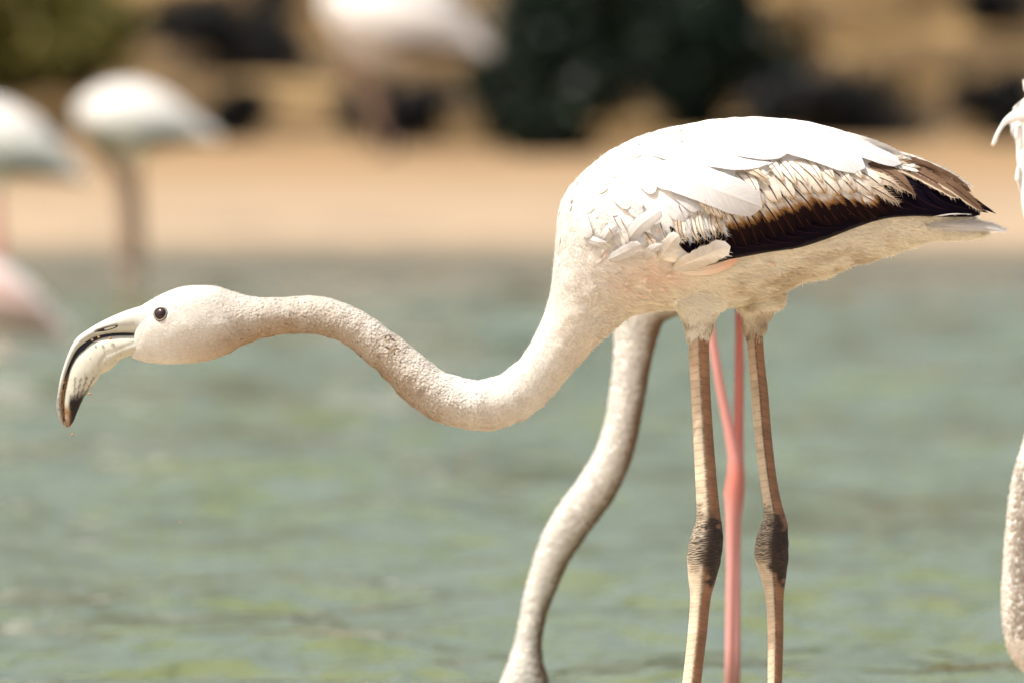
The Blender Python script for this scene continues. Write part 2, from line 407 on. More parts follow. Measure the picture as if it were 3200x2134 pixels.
md = tmp.modifiers.new('r', 'REMESH'); md.mode = 'VOXEL'; md.voxel_size = 0.0021; md.adaptivity = 0
sm = tmp.modifiers.new('s', 'SMOOTH'); sm.factor = 0.5; sm.iterations = 6
dg = bpy.context.evaluated_depsgraph_get(); ev = tmp.evaluated_get(dg); em = ev.to_mesh()
nv = len(em.vertices); BV = np.empty(nv * 3); em.vertices.foreach_get('co', BV); BV = BV.reshape(-1, 3)
BF = [list(p.vertices) for p in em.polygons]
ev.to_mesh_clear(); bpy.data.objects.remove(tmp)
ring_c = np.stack([(bR[:, 0] + bR[:, 2]) / 2, (bR[:, 1] + bR[:, 3]) / 2], 1)
ring_t = np.gradient(ring_c, axis=0); ring_t /= np.linalg.norm(ring_t, axis=1)[:, None]
ring_a = np.r_[0, np.cumsum(np.linalg.norm(np.diff(ring_c, axis=0), axis=1))]

def nearest_ring(fx, fy):
    out = np.empty(len(fx), int)
    # distance to each ring's A-B segment
    A = bR[:, 0:2]; D = bR[:, 2:4] - A; L2 = (D ** 2).sum(1)
    for i in range(0, len(fx), 4000):
        p = np.stack([fx[i:i + 4000], fy[i:i + 4000]], 1)[:, None, :]
        t = np.clip(((p - A[None]) * D[None]).sum(2) / L2[None], 0, 1)
        q = A[None] + t[..., None] * D[None]
        out[i:i + 4000] = ((p - q) ** 2).sum(2).argmin(1)
    return out
BORDER = np.array([(255,660),(318,703),(336,712),(352,728),(340,745),(322,770),(316,800),(300,822),(280,840)], float)
def in_bare(fx, fy):
    """bare skin in front of the feathered face: left of the border curve"""
    bx = np.interp(fy, [690, 703, 716, 730, 745, 762, 790, 815, 835], [322, 320, 335, 352, 341, 330, 318, 306, 285])
    return fx < bx
def plum_tint(fx, fy, P):
    """plumage colour plus painted shade over the bird, by place on its side"""
    n1 = vnoise(P, 60, 21); n2 = vnoise(P, 52, 22); n3 = vnoise(P, 200, 23)
    c = np.tile(np.array([[0.785, 0.77, 0.72]]), (len(fx), 1))
    dirt_shade = np.array([0.40, 0.31, 0.215])
    # soiled hind head and upper neck, plus shade painted along the neck's underside
    g = sstep(430, 560, fx) * (1 - sstep(900, 1080, fx)) * 0.62
    low = sstep(700, 770, fy - np.interp(fx, [400, 500, 640, 740, 900, 1000], [60, 35, 0, 5, 110, 165]))
    g = g * (0.34 + 0.45 * n1 + 0.85 * low) + .12 * sstep(360, 420, fx) * (1 - sstep(900, 1000, fx)) * n3
    g += sstep(900, 1000, fx) * (1 - sstep(1120, 1220, fx)) * sstep(900, 975, fy) * 0.35 * n3 * 1.6
    spot = np.exp(-(((fx - 885) / 22) ** 2 + ((fy - 795) / 26) ** 2)) * (n3 > 0.45)
    g = np.clip(g + 0.55 * spot, 0, 1)[:, None]
    c = c * (1 - g) + dirt_shade * g
    c = np.where((spot[:, None] > 0.35) & (vnoise(P, 480, 24)[:, None] > 0.66), np.array([[0.13, 0.10, 0.08]]), c)
    # warm cream underparts and thighs, faint salmon wash on the flank
    ck = (.8 * sstep(375, 470, fx) * (1 - sstep(640, 700, fx)) * sstep(772, 812, fy + 3 * (n2 - .5) + np.interp(fx, [380, 560, 640], [0, 22, 60])) * .55)[:, None]  # lower cheek: shade painted in as a tan tint
    c = c * (1 - ck) + np.array([0.52, 0.40, 0.28]) * ck
    und = (sstep(560, 690, fy + 0.22 * (fx - 1500) * (fx > 1500)) * sstep(1350, 1560, fx))[:, None]
    c = c * (1 - und) + np.array([0.88, 0.84, 0.73]) * und
    ns = (sstep(1220, 1320, fx) * sstep(600, 760, fy) * 0.35 * (1 - sstep(1450, 1560, fx)))[:, None]
    c = c * (1 - ns) + np.array([0.82, 0.745, 0.62]) * ns
    sal = (np.exp(-(((fx - 1490) / 110) ** 2 + ((fy - 625) / 50) ** 2)) * 0.35 * (0.4 + n1))[:, None]
    c = c * (1 - sal) + np.array([0.85, 0.58, 0.46]) * sal
    gy = (sstep(1640, 1700, fx) * sstep(590, 640, fy + 0.3 * (fx - 1750)) * sstep(0.45, 0.7, n2) * 0.42 * (1 - sstep(1950, 2100, fx)))[:, None]
    c = c * (1 - gy) + np.array([0.38, 0.28, 0.15]) * gy
    th = (sstep(716, 745, fy) * (fx > 1540) * sstep(0.35, 0.65, n3) * 0.55)[:, None]
    c = c * (1 - th) + np.array([0.30, 0.24, 0.16]) * th
    c *= (0.93 + 0.10 * n3)[:, None]
    return np.clip(c, 0, 0.86)
fx, fy = inv(BV[:, 0], BV[:, 2])
# organic relief: shallow muscle and plumage lumps
tmpm = bpy.data.meshes.new('t'); tmpm.from_pydata(BV.tolist(), [], BF); tmpm.update()
nn = np.empty(nv * 3); tmpm.vertices.foreach_get('normal', nn); nn = nn.reshape(-1, 3)
lump = (vnoise(BV, 70, 31) - 0.5) * 0.0026 + (vnoise(BV, 30, 32) - 0.5) * 0.004 * (sstep(1240, 1300, fx) * sstep(480, 640, fy))
lump += (np.abs(vnoise(BV * np.array([1, 1, 1.8]), 38, 33) - 0.5) * 2 - .3) * 0.0032 * sstep(1620, 1700, fx) * sstep(560, 640, fy + .2 * (fx - 1700))
smoothhead = (fx < 340)
lump *= .45 + .55 * sstep(440, 620, fx)
BV = BV + nn * np.where(smoothhead, 0, lump)[:, None]
tint = plum_tint(fx, fy, BV)
bare = in_bare(fx, fy)
ub = 0.80 + 0 * fx
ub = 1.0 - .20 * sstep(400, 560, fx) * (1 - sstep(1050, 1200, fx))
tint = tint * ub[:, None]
tint[bare] = np.array([0.52, 0.53, 0.485])
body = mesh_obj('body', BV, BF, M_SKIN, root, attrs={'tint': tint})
bvh = BVHTree.FromPolygons([Vector(p) for p in BV], BF)

# ---- wing shell, folded against the side
WING = [(1392,440,1402,520),(1440,395,1466,572),(1510,352,1545,600),(1590,325,1610,600),(1660,312,1680,591),(1740,305,1760,577),(1820,308,1830,567),(1890,318,1895,547),
        (1960,335,1960,522),(2030,358,2025,502),(2090,383,2090,496),(2150,412,2160,498),(2205,445,2215,498),(2245,470,2250,494)]
def body_y(x, z, side=-1):
    h = bvh.ray_cast(Vector((x, side * 1.0, z)), Vector((0, -side, 0)))
    if h[0] is not None: return h[0].y
    h = bvh.find_nearest(Vector((x, side * 0.03, z)))
    return h[0].y * 0.6 + side * 0.004
def wing_shell(side):
    n, m = 70, 34
    r = catmull(WING, n); V = np.zeros((n, m, 3))
    vs = np.r_[np.linspace(0, 0.93, m - 8), np.linspace(0.955, 1.0, 4), np.linspace(0.985, 0.90, 4)]
    for i in range(n):
        A = F(r[i, 0], r[i, 1]); B = F(r[i, 2], r[i, 3])
        for j, vv in enumerate(vs):
            P = A.lerp(B, vv); yb = body_y(P.x, P.z, side)
            V[i, j] = (P.x, yb, P.z)
    Y = V[:, :, 1]
    for _ in range(14):
        Y[1:-1] = (Y[:-2] + 2 * Y[1:-1] + Y[2:]) / 4; Y[:, 1:-1] = (Y[:, :-2] + 2 * Y[:, 1:-1] + Y[:, 2:]) / 4
    ends = np.minimum(1, np.minimum(np.arange(n) / 12, (n - 1 - np.arange(n)) / 8 + 0.25))
    for j, vv in enumerate(vs):
        if j < m - 4: prof = sstep(0, 0.35, vv) * (1 if vv < 0.93 else math.sqrt(max(0, 1 - ((vv - 0.93) / 0.07) ** 2)) * .85 + .15)
        else: prof = -0.2
        V[:, j, 1] += side * (-0.0015 * (1 - ends) + 0.002 * ends + 0.014 * prof * ends)
    return V.reshape(-1, 3), grid_faces(n, m, False), (n, m)
wv, wf, _ = wing_shell(-1)
wx_, wy_ = inv(wv[:, 0], wv[:, 2])
blk_ = wy_ > np.interp(wx_, [1560, 1580, 1650, 1800, 2000, 2060, 2250], [640, 588, 520, 470, 440, 400, 440])
wtint = np.where(blk_[:, None], np.array([[.003, .0015, .005]]), np.array([[.76, .73, .69]]))
wing = mesh_obj('wing', wv, wf, M_SKIN, root, attrs={'tint': wtint})
# combined surface that feathers lie on
allV = np.concatenate([BV, wv]); allF = BF + (wf + len(BV)).tolist()
bvh2 = BVHTree.FromPolygons([Vector(p) for p in allV], allF)
def surf(x, z):
    h = bvh2.ray_cast(Vector((x, -1.0, z)), Vector((0, 1, 0)))
    if h[0] is not None: return h[0].y
    h = bvh2.find_nearest(Vector((x, -0.02, z)))
    return h[0].y

PROF = {'blade': ([0, .06, .2, .45, .7, .85, .94, 1], [.10, .45, .82, 1, .96, .80, .52, .02]),
        'point': ([0, .06, .2, .4, .65, .85, 1], [.10, .45, .85, 1, .78, .42, .02]),
        'round': ([0, .08, .25, .5, .8, .93, .98, 1], [.12, .5, .85, 1, 1, .78, .48, .05]),
        'lance': ([0, .06, .2, .5, .78, .9, .97, 1], [.10, .5, .9, 1, .92, .66, .34, .03]),
        'thin': ([0, .2, .6, 1], [.5, 1, .8, .1])}
def feather(spine, hw, kind, off, parent, prof='blade', tilt=0.0, camber=0.10, fringe=0.5, n=18, m=9, name='feather', lift=0.0, side=-1, free=None, split=0.0):
    """one feather: vane with a raised shaft lying on the bird, frayed barb edge. spine in 2351-px, hw half width px"""
    sp = catmull(np.array(spine, float), n)[:, :2] if len(spine) > 2 else np.array([np.array(spine[0]) * (1 - t) + np.array(spine[1]) * t for t in np.linspace(0, 1, n)])
    T = np.gradient(sp, axis=0); T /= np.linalg.norm(T, axis=1)[:, None]; Nn = np.stack([-T[:, 1], T[:, 0]], 1)
    ss = np.linspace(0, 1, n); us = np.linspace(-1, 1, m); rd = random.random()
    pw = np.interp(ss, *PROF[prof]); V, A = [], []
    fine = rng.random((n, 2)) * 0.16 * fringe
    ny = np.array([[ (surf(*(lambda q: (q.x, q.z))(F(*(sp[i] + Nn[i] * hw * pw[i] * u)))) if free is None else free) for u in (-1, 0, 1)] for i in range(n)])
    for _ in range(3): ny[1:-1] = (ny[:-2] + 2 * ny[1:-1] + ny[2:]) / 4
    # keep the vane above what it lies on, but stiff
    for i in range(n):
        for u in us:
            e = 1 - (fine[i, 0 if u < 0 else 1] if abs(u) > .99 else 0)
            p = sp[i] + Nn[i] * hw * pw[i] * u * e
            q = F(*p)
            y = ny[i, 1] * (1 - abs(u)) + (ny[i, 0] if u < 0 else ny[i, 2]) * abs(u)
            y += side * (off * (.22 + .78 * min(1, ss[i] * 1.5)) + lift * ss[i] ** 1.5 + camber * hw * U * pw[i] * (1 - u * u) + tilt * u * pw[i]) 
            y += side * 0.0012 * math.exp(-(u / .12) ** 2) * (1 - ss[i])
            V.append((q.x, y, q.z)); A.append((u, ss[i], rd))
    Fc = grid_faces(n, m, False).tolist(); V = list(map(tuple, V))
    # barbs that have come apart along both edges and the tip
    nb = int(26 * fringe * max(1, np.linalg.norm(sp[-1] - sp[0]) / 60))
    for b in range(nb):
        t = 0.18 + 0.80 * random.random(); sd = random.choice((-1, 1))
        i = min(n - 2, int(t * (n - 1))); ft = t * (n - 1) - i
        c = sp[i] * (1 - ft) + sp[i + 1] * ft; tt = T[i]; nr = Nn[i] * sd
        wd = hw * np.interp(t, *PROF[prof])
        L = (4 + 9 * random.random()) * (0.6 + 0.5 * fringe)
        base = c + nr * wd * 0.86; dirv = tt * 0.86 + nr * (0.30 + 0.25 * random.random())
        tipp = base + dirv * L; mid = base + dirv * L * .5 + nr * .4
        i0 = i * m + (0 if sd < 0 else m - 1); yb = V[i0][1] + side * (0.0006 + 0.0014 * random.random())
        w_ = 0.55
        k0 = len(V)
        for pp, ww in ((base, w_), (mid, w_ * .8), (tipp, 0.08)):
            for sgn in (-1, 1):
                q = F(*(pp + tt * sgn * ww)); V.append((q.x, yb + side * (0.0008 if ww < .1 else 0), q.z)); A.append((sd * 0.97, min(1, t), rd))
        Fc += [[k0, k0 + 1, k0 + 3, k0 + 2], [k0 + 2, k0 + 3, k0 + 5, k0 + 4]]
    return mesh_obj(name, V, Fc, MF[kind], parent, attrs={'fuv': A})

def along(P, t):
    P = np.array(P, float); L = np.r_[0, np.cumsum(np.linalg.norm(np.diff(P, axis=0), axis=1))]
    return np.array([np.interp(t * L[-1], L, P[:, 0]), np.interp(t * L[-1], L, P[:, 1])])
def rj(a): return (random.random() * 2 - 1) * a
FEATHERS = []   # (spine, hw, kind, off, prof, tilt, camber, fringe, lift)
def fe(spine, hw, kind, off, prof='blade', tilt=0.0, camber=.10, fringe=.5, lift=0.0):
    FEATHERS.append((spine, hw, kind, off, prof, tilt, camber, fringe, lift))
# black flight feathers
EDGE = [(1610,598),(1675,590),(1760,576),(1835,566),(1875,551),(1925,536),(1975,516),(2025,501),(2060,495),(2125,495),(2175,498),(2225,498),(2243,496)]
for i in range(19):
    t = (i + 1) / 19; e = along(EDGE, t); ang = R(np.interp(t, [0, .35, .7, 1], [14, 0, 2, 16]))
    L = np.interp(t, [0, .4, 1], [120, 170, 190]); e = e + np.array((3, -1))
    a2 = ang + R(16)
    mid = e - np.array([math.cos(ang), math.sin(ang)]) * L * .5 + np.array((0, -11)); b = e - np.array([math.cos(a2), math.sin(a2)]) * L + np.array((0, -16))
    fe([tuple(b), tuple(mid), tuple(e + np.array((-2, -9)))], 12.5, 'black', 0.0012 + 0.00012 * i, 'blade', tilt=.0012, fringe=.12)
fe([(2120,410),(2200,445),(2250,472),(2286,491)], 12, 'black', 0.0005, 'point', fringe=.35)
fe([(2100,425),(2190,450),(2240,478),(2268,489)], 13, 'black', 0.0010, 'point', fringe=.3)
fe([(2050,470),(2130,478),(2200,485),(2246,494)], 13, 'black', 0.0030, 'blade', fringe=.1)
fe([(1570,598),(1600,600),(1640,597),(1680,590)], 3.0, 'black', 0.004, 'point', fringe=.3)
# greater coverts, dark tipped
T1 = [(1668,567),(1700,560),(1742,553),(1782,545),(1818,530),(1852,520),(1890,512),(1930,506),(1965,505),(2000,502),(2030,494),(2052,478)]
n1 = 19
for i in range(n1):
    t = i / (n1 - 1); e = along(T1, t) + (rj(4), rj(7)); ang = R(np.interp(t, [0, .2, .5, .75, 1], [68, 58, 50, 38, 30]) + rj(3)); L = np.interp(t, [0, .5, 1], [118, 135, 140]) + rj(8)
    d = np.array([math.cos(ang), math.sin(ang)]); nrm = np.array([-d[1], d[0]])
    fe([tuple(e - d * L), tuple(e - d * L * .5 - nrm * (5 + rj(2))), tuple(e)], 20 + rj(2), 'covert', 0.0045 + 0.00008 * i, 'lance', tilt=-.0018, fringe=.6, lift=.0010)
# median coverts
n2_ = 12
T2 = [(1650,505),(1690,490),(1735,482),(1775,470),(1815,455),(1850,450),(1890,450),(1930,450),(1965,445),(2000,440),(2030,435)]
for i in range(n2_):
    t = i / (n2_ - 1); e = along(T2, t) + (rj(5), rj(8)); ang = R(np.interp(t, [0, .2, .5, .75, 1], [66, 58, 50, 42, 33]) + rj(4)); L = 95 + rj(10)
    d = np.array([math.cos(ang), math.sin(ang)]); nrm = np.array([-d[1], d[0]])
    fe([tuple(e - d * L), tuple(e - d * L * .5 - nrm * (4 + rj(2))), tuple(e)], 17 + rj(2), 'covert_pale', 0.0072 + 0.0001 * i, 'lance', tilt=-.0016, fringe=.7, lift=.0010)
T3 = [(1735,445),(1770,425),(1800,412),(1835,418),(1870,420),(1905,418),(1945,415),(1980,418)]
for i in range(9):
    t = i / 8; e = along(T3, t) + (rj(5), rj(8)); ang = R(56 - 14 * t + rj(6)); L = 70 + rj(8)
    d = np.array([math.cos(ang), math.sin(ang)]); nrm = np.array([-d[1], d[0]])
    fe([tuple(e - d * L), tuple(e - d * L * .5 - nrm * 3), tuple(e)], 13 + rj(2), 'covert_pale', 0.0100 + 0.0001 * i, 'point', tilt=-.0016, fringe=1.0, lift=.001)
# streaked small coverts at the bend of the wing
for i in range(9):
    e = np.array((1560 + 13.5 * i + rj(3), 556 - 3 * i + rj(8))); ang = R(76 - i + rj(5)); L = 62 + rj(8); d = np.array([math.cos(ang), math.sin(ang)])
    fe([tuple(e - d * L), tuple(e - d * L * .5 + (-3, 2)), tuple(e)], 9 + rj(1.5), random.choice(['covert_pale', 'cream', 'white']), 0.0078 + .0001 * i, 'point', tilt=-.001, fringe=1.2, lift=.001)
for i in range(7):
    e = np.array((1612 + 10 * i + rj(3), 478 + 6 * i + rj(6))); ang = R(70 + rj(6)); d = np.array([math.cos(ang), math.sin(ang)])
    fe([tuple(e - d * 62), tuple(e)], 10, random.choice(['covert_pale', 'covert_pale', 'cream']), 0.0102, 'point', tilt=-.001, fringe=1.1, lift=.001)
# tertials, brown with pale frayed edges
fe([(1990,375),(2035,395),(2075,425),(2099,449)], 20, 'brown', .0082, 'point', fringe=1.0)
fe([(2010,368),(2080,385),(2150,420),(2200,455)], 17, 'brown', .0086, 'blade', fringe=1.1)
fe([(2030,362),(2110,388),(2190,432),(2256,486)], 15, 'brown', .0096, 'blade', fringe=1.0)
fe([(2040,355),(2110,378),(2175,408),(2228,441)], 14, 'brown', .0060, 'blade', tilt=-.001, fringe=.8)
fe([(2060,348),(2120,375),(2180,400),(2236,432)], 10, 'grey', .0050, 'point', fringe=1.2)
fe([(1960,392),(2010,405),(2045,420),(2068,442)], 15, 'cream', .0118, 'point', fringe=1.6)
fe([(1955,412),(2000,430),(2035,450),(2062,466)], 14, 'cream', .0112, 'point', fringe=1.6)
fe([(1945,430),(1990,454),(2015,472),(2040,488)], 12, 'covert', .0108, 'point', fringe=1.4)
fe([(2035,372),(2075,380),(2118,391)], 9, 'covert_pale', .0118, 'blade', fringe=1.0)
fe([(1990,352),(2040,360),(2094,377)], 11, 'cream', .0112, 'point', fringe=1.0)
fe([(1665,360),(1705,378),(1738,398),(1763,418)], 12, 'cream', .0125, 'point', fringe=1.0)
# scapulars: the broad white feathers of the back
fe([(1450,392),(1560,405),(1660,440),(1745,474)], 42, 'white', .0135, 'round', camber=.06, fringe=.35)
fe([(1480,345),(1590,352),(1700,375),(1770,372)], 24, 'white', .0138, 'point', camber=.06, fringe=.5)
fe([(1560,318),(1660,325),(1740,340),(1802,352)], 27, 'white', .0142, 'blade', camber=.06, fringe=.4)
fe([(1680,300),(1790,318),(1890,347),(1982,384)], 31, 'white', .0148, 'round', camber=.06, fringe=.25)
fe([(1840,300),(1920,325),(2000,352),(2066,376)], 17, 'white', .0152, 'round', camber=.08, fringe=.35)
fe([(1730,300),(1820,309),(1910,330),(1990,352)], 16, 'white', .0120, 'blade', camber=.04, fringe=.1)
fe([(1850,308),(1930,322),(1990,338),(2052,356)], 11, 'white', .0110, 'blade', camber=.04, fringe=.15)
fe([(1900,300),(1960,318),(2020,338),(2080,364)], 12, 'grey', .0085, 'blade', camber=.06, fringe=.6)
fe([(1560,322),(1660,312),(1760,314),(1850,326)], 16, 'white', .0100, 'blade', camber=.06, fringe=.3)
for i in range(14):      # smaller shoulder feathers
    a = random.random(); b = random.random()
    x = 1385 + 250 * a; y = np.interp(x, [1380, 1500, 1640], [420, 360, 330]) + b * np.interp(x, [1380, 1500, 1640], [90, 150, 170])
    ang = R(35 + 30 * b - 12 * a + rj(8)); L = 58 + 20 * random.random(); d = np.array([math.cos(ang), math.sin(ang)])
    fe([(x, y), tuple(np.array((x, y)) + d * L)], 17 + rj(3), 'white', .0035 + .002 * (1 - b) + .0008 * random.random(), 'round', camber=.03, fringe=.5)
for s in FEATHERS:
    sp, hw, kind, off, prof, tilt, camb, fr, lift = s
    feather(sp, hw, kind, off, wing, prof, tilt, camb, fr, lift=lift)
# loose feathers of the flank and the tail belong to the body
BFE = []
def bf(spine, hw, kind, off=.004, prof='round', fringe=1.0, camber=.12, lift=.002, tilt=0): BFE.append((spine, hw, kind, off, prof, tilt, camber, fringe, lift))
bf([(1541,615),(1600,590),(1640,572),(1672,562)], 25, 'grey', .020, 'round', 1.2, .10)
bf([(1545,614),(1590,620),(1640,614),(1692,592)], 11, 'salmon', .009, 'blade', .5)
bf([(1437,553),(1462,520),(1488,498),(1516,480)], 20, 'white', .010, 'round', 1.4, .18)
bf([(1395,594),(1425,580),(1448,568),(1470,558)], 17, 'white', .009, 'round', 1.4, .18)
bf([(1508,592),(1524,570),(1540,550),(1556,536)], 20, 'grey', .012, 'round', 1.3, .18)
bf([(1478,588),(1500,566),(1520,556)], 14, 'white', .010, 'point', 1.6, .2)
bf([(1380,560),(1392,535),(1412,515)], 15, 'white', .006, 'round', 1.5, .2)
bf([(1340,540),(1365,552),(1392,554)], 13, 'white', .006, 'point', 1.8, .2)
bf([(1330,470),(1340,510),(1352,545)], 14, 'white', .004, 'round', 1.0)
bf([(1420,520),(1432,545),(1430,572)], 11, 'grey', .006, 'point', 1.3)
bf([(1478,530),(1500,560),(1508,585)], 10, 'cream', .008, 'point', 1.5)
for (x, y, a, L) in ((1474,639,-8,14),(1432,650,-15,12),(1451,671,22,28),(1486,665,-15,12),(1509,662,4,20),(1526,632,-10,18),(1384,590,-60,12),(1428,661,10,14),
                     (1520,694,25,12),(1660,600,20,20),(1756,601,12,22),(1500,515,60,20),(1512,538,30,16)):
    bf([(x, y), (x + math.cos(R(a)) * L, y + math.sin(R(a)) * L)], 3.2, 'salmon', .0045, 'point', .6, .3)
for (x0, y0, x1, y1) in ((1392,510,1409,541),(1406,493,1426,527),(1423,498,1443,533),(1555,467,1563,485),(1561,527,1572,552),(1580,507,1595,544),(1611,513,1628,538),(1513,507,1524,541),(1603,480,1612,505),(1597,530,1606,552)):
    bf([(x0, y0), ((x0 + x1) / 2 - 1.5, (y0 + y1) / 2 + 1), (x1, y1)], 1.3, 'brown', .0125, 'thin', 0.1, .1)
for i in range(9):       # tail
    t = i / 8
    bf([(2120 + 8 * t, 512 + 10 * t), (2200, 512 + 12 * t), (2268 + 6 * t, 514 + 12 * t), (2316 - 14 * abs(t - .5) - 16 * (1 - t) * (i % 2), 528 + 4 * t)], 9, 'white', .001 + .0008 * i, 'point', .9, .12)
bf([(2140,497),(2180,491),(2228,491)], 1.8, 'white', .020, 'thin', .2)
for i in range(0):      # long cream feathers under the tail and along the belly edge
    t = i / 15; x = 1760 + 420 * t + rj(10); y = np.interp(x, [1700, 1850, 1950, 2050, 2150, 2250], [650, 622, 600, 572, 545, 530]) - 14 + rj(12)
    a = R(np.interp(t, [0, .5, 1], [-8, -12, -2]) + rj(8)); L = 70 + 20 * random.random()
    bf([(x, y), (x + math.cos(a) * L * .5, y + math.sin(a) * L * .5 + 4), (x + math.cos(a) * L, y + math.sin(a) * L)], 13, 'under', .003 + .001 * random.random(), 'round', 1.3, .14)
for s in BFE:
    sp, hw, kind, off, prof, tilt, camb, fr, lift = s
    feather(sp, hw, kind, off, body, prof, tilt, camb, fr, lift=lift)
# far wing: the same feathers mirrored, one shell
fw_v = [wv * np.array([1, -1, 1])]; fw_f = [[q[::-1] for q in wf.tolist()]]
fwing = mesh_obj('wing', fw_v[0], fw_f[0], M_SKIN, root, attrs={'tint': wtint})
for mats in ('black', 'covert', 'white', 'brown'):
    vs, fs, at, o_ = [], [], [], 0
    for ch in list(wing.children):
        if ch.data.materials[0] != MF[mats] or 'feather' not in ch.name: continue
        q = np.empty(len(ch.data.vertices) * 3); ch.data.vertices.foreach_get('co', q); q = q.reshape(-1, 3) + np.array(root.location)
        u_ = np.empty(len(q) * 3); ch.data.attributes['fuv'].data.foreach_get('vector', u_)
        vs.append(q * np.array([1, -1, 1])); fs += [[a + o_ for a in pl.vertices][::-1] for pl in ch.data.polygons]; at.append(u_.reshape(-1, 3)); o_ += len(q)
    if vs:
        tag(mesh_obj('feathers', np.concatenate(vs), fs, MF[mats], fwing, attrs={'fuv': np.concatenate(at)}), kind='stuff')

# ---- small tufted plumage over head, neck and body
def tri_sample(V, Fq, count, mask=None):
    q = np.array([[a[0], a[1], a[2]] for a in Fq] + [[a[0], a[2], a[3]] for a in Fq if len(a) == 4])
    a, b, c = V[q[:, 0]], V[q[:, 1]], V[q[:, 2]]
    nr = np.cross(b - a, c - a); ar = np.linalg.norm(nr, axis=1) / 2
    cen = (a + b + c) / 3; wgt = ar * (mask(cen) if mask else 1)
    idx = rng.choice(len(q), count, p=wgt / wgt.sum())
    r1, r2 = rng.random(count), rng.random(count); k_ = r1 + r2 > 1; r1[k_] = 1 - r1[k_]; r2[k_] = 1 - r2[k_]
    P = a[idx] + r1[:, None] * (b - a)[idx] + r2[:, None] * (c - a)[idx]
    n_ = nr[idx] / (2 * ar[idx][:, None] + 1e-12)
    return P, n_
TMPL = np.array([(-.30, 0, 0), (0, 0, .10), (.30, 0, 0), (-.50, .40, .10), (0, .42, .26), (.50, .40, .10), (-.40, .78, .12), (0, .82, .24), (.40, .78, .12), (0, 1.0, .02)])
TMPF = [(0, 1, 4, 3), (1, 2, 5, 4), (3, 4, 7, 6), (4, 5, 8, 7), (6, 7, 9), (7, 8, 9)]
def tufts(P, nrm, flow, L, Wd, lift, tints, name, parent, mat=M_DOWN, camber=.5, rad=.12):
    fl = flow - (flow * nrm).sum(1)[:, None] * nrm; fl /= np.linalg.norm(fl, axis=1)[:, None] + 1e-9
    side = np.cross(fl, nrm)
    n = len(P); T = TMPL
    V = P[:, None, :] + (side[:, None] * T[None, :, 0, None]) * Wd[:, None, None] + fl[:, None] * (T[None, :, 1, None] * L[:, None, None]) \
        + nrm[:, None] * ((T[None, :, 2, None] * Wd[:, None, None] * (camber[:, None, None] if hasattr(camber, 'shape') else camber)) + (T[None, :, 1, None] * lift[:, None, None]) - T[None, :, 1, None] ** 2 * (L ** 2 / (2 * rad))[:, None, None] - np.minimum(.0004, L * .02)[:, None, None])
    Fc = []
    k_ = len(T); base = np.arange(n) * k_
    quads = np.concatenate([np.stack([base + a for a in f4], 1) for f4 in TMPF if len(f4) == 4]).tolist()
    tris = np.concatenate([np.stack([base + a for a in f3], 1) for f3 in TMPF if len(f3) == 3]).tolist()
    fuv = np.tile(np.stack([T[:, 0] * 2, T[:, 1], 0 * T[:, 0]], 1), (n, 1))
    o = mesh_obj(name, V.reshape(-1, 3), quads + tris, mat, parent, attrs={'fuv': fuv, 'tint': np.repeat(tints, k_, 0)})
    return tag(o, kind='stuff')
def flow_at(P):
    fx, fy = inv(P[:, 0], P[:, 2]); r = nearest_ring(fx, fy)
    fl = np.stack([ring_t[r, 0], 0 * fx, -ring_t[r, 1]], 1)
    leg = ((fy > 712) & (fx > 1540)); fl[leg] = (0.0, 0, -1)
    # on the body the feathers sweep back and slightly down
    bd = sstep(1300, 1420, fx)[:, None] * (~leg)[:, None]; fl = fl * (1 - bd) + np.array([0.92, 0, -0.38]) * bd
    fl += rng.normal(0, 0.16, fl.shape)
    return fx, fy, fl
def covered(fx, fy):
    top = np.interp(fx, [1500, 1600, 1740, 1900, 2050, 2240], [365, 322, 308, 322, 370, 470]); bot = np.interp(fx, [1500, 1600, 1740, 1900, 2050, 2240], [580, 598, 577, 545, 496, 495])
    return (fx > 1500) & (fx < 2230) & (fy > top + 25) & (fy < bot - 10)
def m_neck(c):
    fx, fy = inv(c[:, 0], c[:, 2]); wgt = np.where(fx < 1240, 1.0, np.interp(fx, [1240, 1420], [0.8, 0.02])); wgt[fx > 1450] = 0
    wgt = wgt * ~in_bare(fx, fy)
    ed = np.hypot(fx - 368, fy - 719) < 19; wgt[ed] = 0
    return wgt
P, n_ = tri_sample(BV, BF, 26000, m_neck)
fx, fy, fl = flow_at(P); fl += rng.normal(0, .2, fl.shape); L = .0030 * (.5 + rng.random(len(P))) * (.6 + .6 * sstep(400, 560, fx))
tufts(P, n_, fl, L, np.full(len(P), .0006), L * (.15 + .6 * rng.random(len(P))), np.clip(plum_tint(fx, fy, P) * 1.06, 0, .86), 'down', body, rad=.05)
P, n_ = tri_sample(BV, BF, 60000, m_neck)
fx, fy, fl = flow_at(P)
rough = sstep(440, 560, fx) * (1 - .5 * sstep(1000, 1150, fx))
L = .86 * (0.0034 + 0.0022 * sstep(300, 520, fx) + .0018 * sstep(1000, 1300, fx)) * (0.75 + .5 * rng.random(len(P))); Wd = L * (.62 + .2 * rng.random(len(P)))
rough = rough * (1 - .8 * sstep(1150, 1300, fx)); lift = L * (0.02 + 0.24 * rough) * (0.4 + 1.2 * rng.random(len(P)))
tn = plum_tint(fx, fy, P) * (0.90 + .14 * rng.random((len(P), 1)))
tufts(P, n_, fl, L, Wd, lift, np.clip(tn, 0, .86), 'neck_plumage', body, camber=.22 + .28 * rough * (1 - sstep(1120, 1250, fx)), rad=.05)
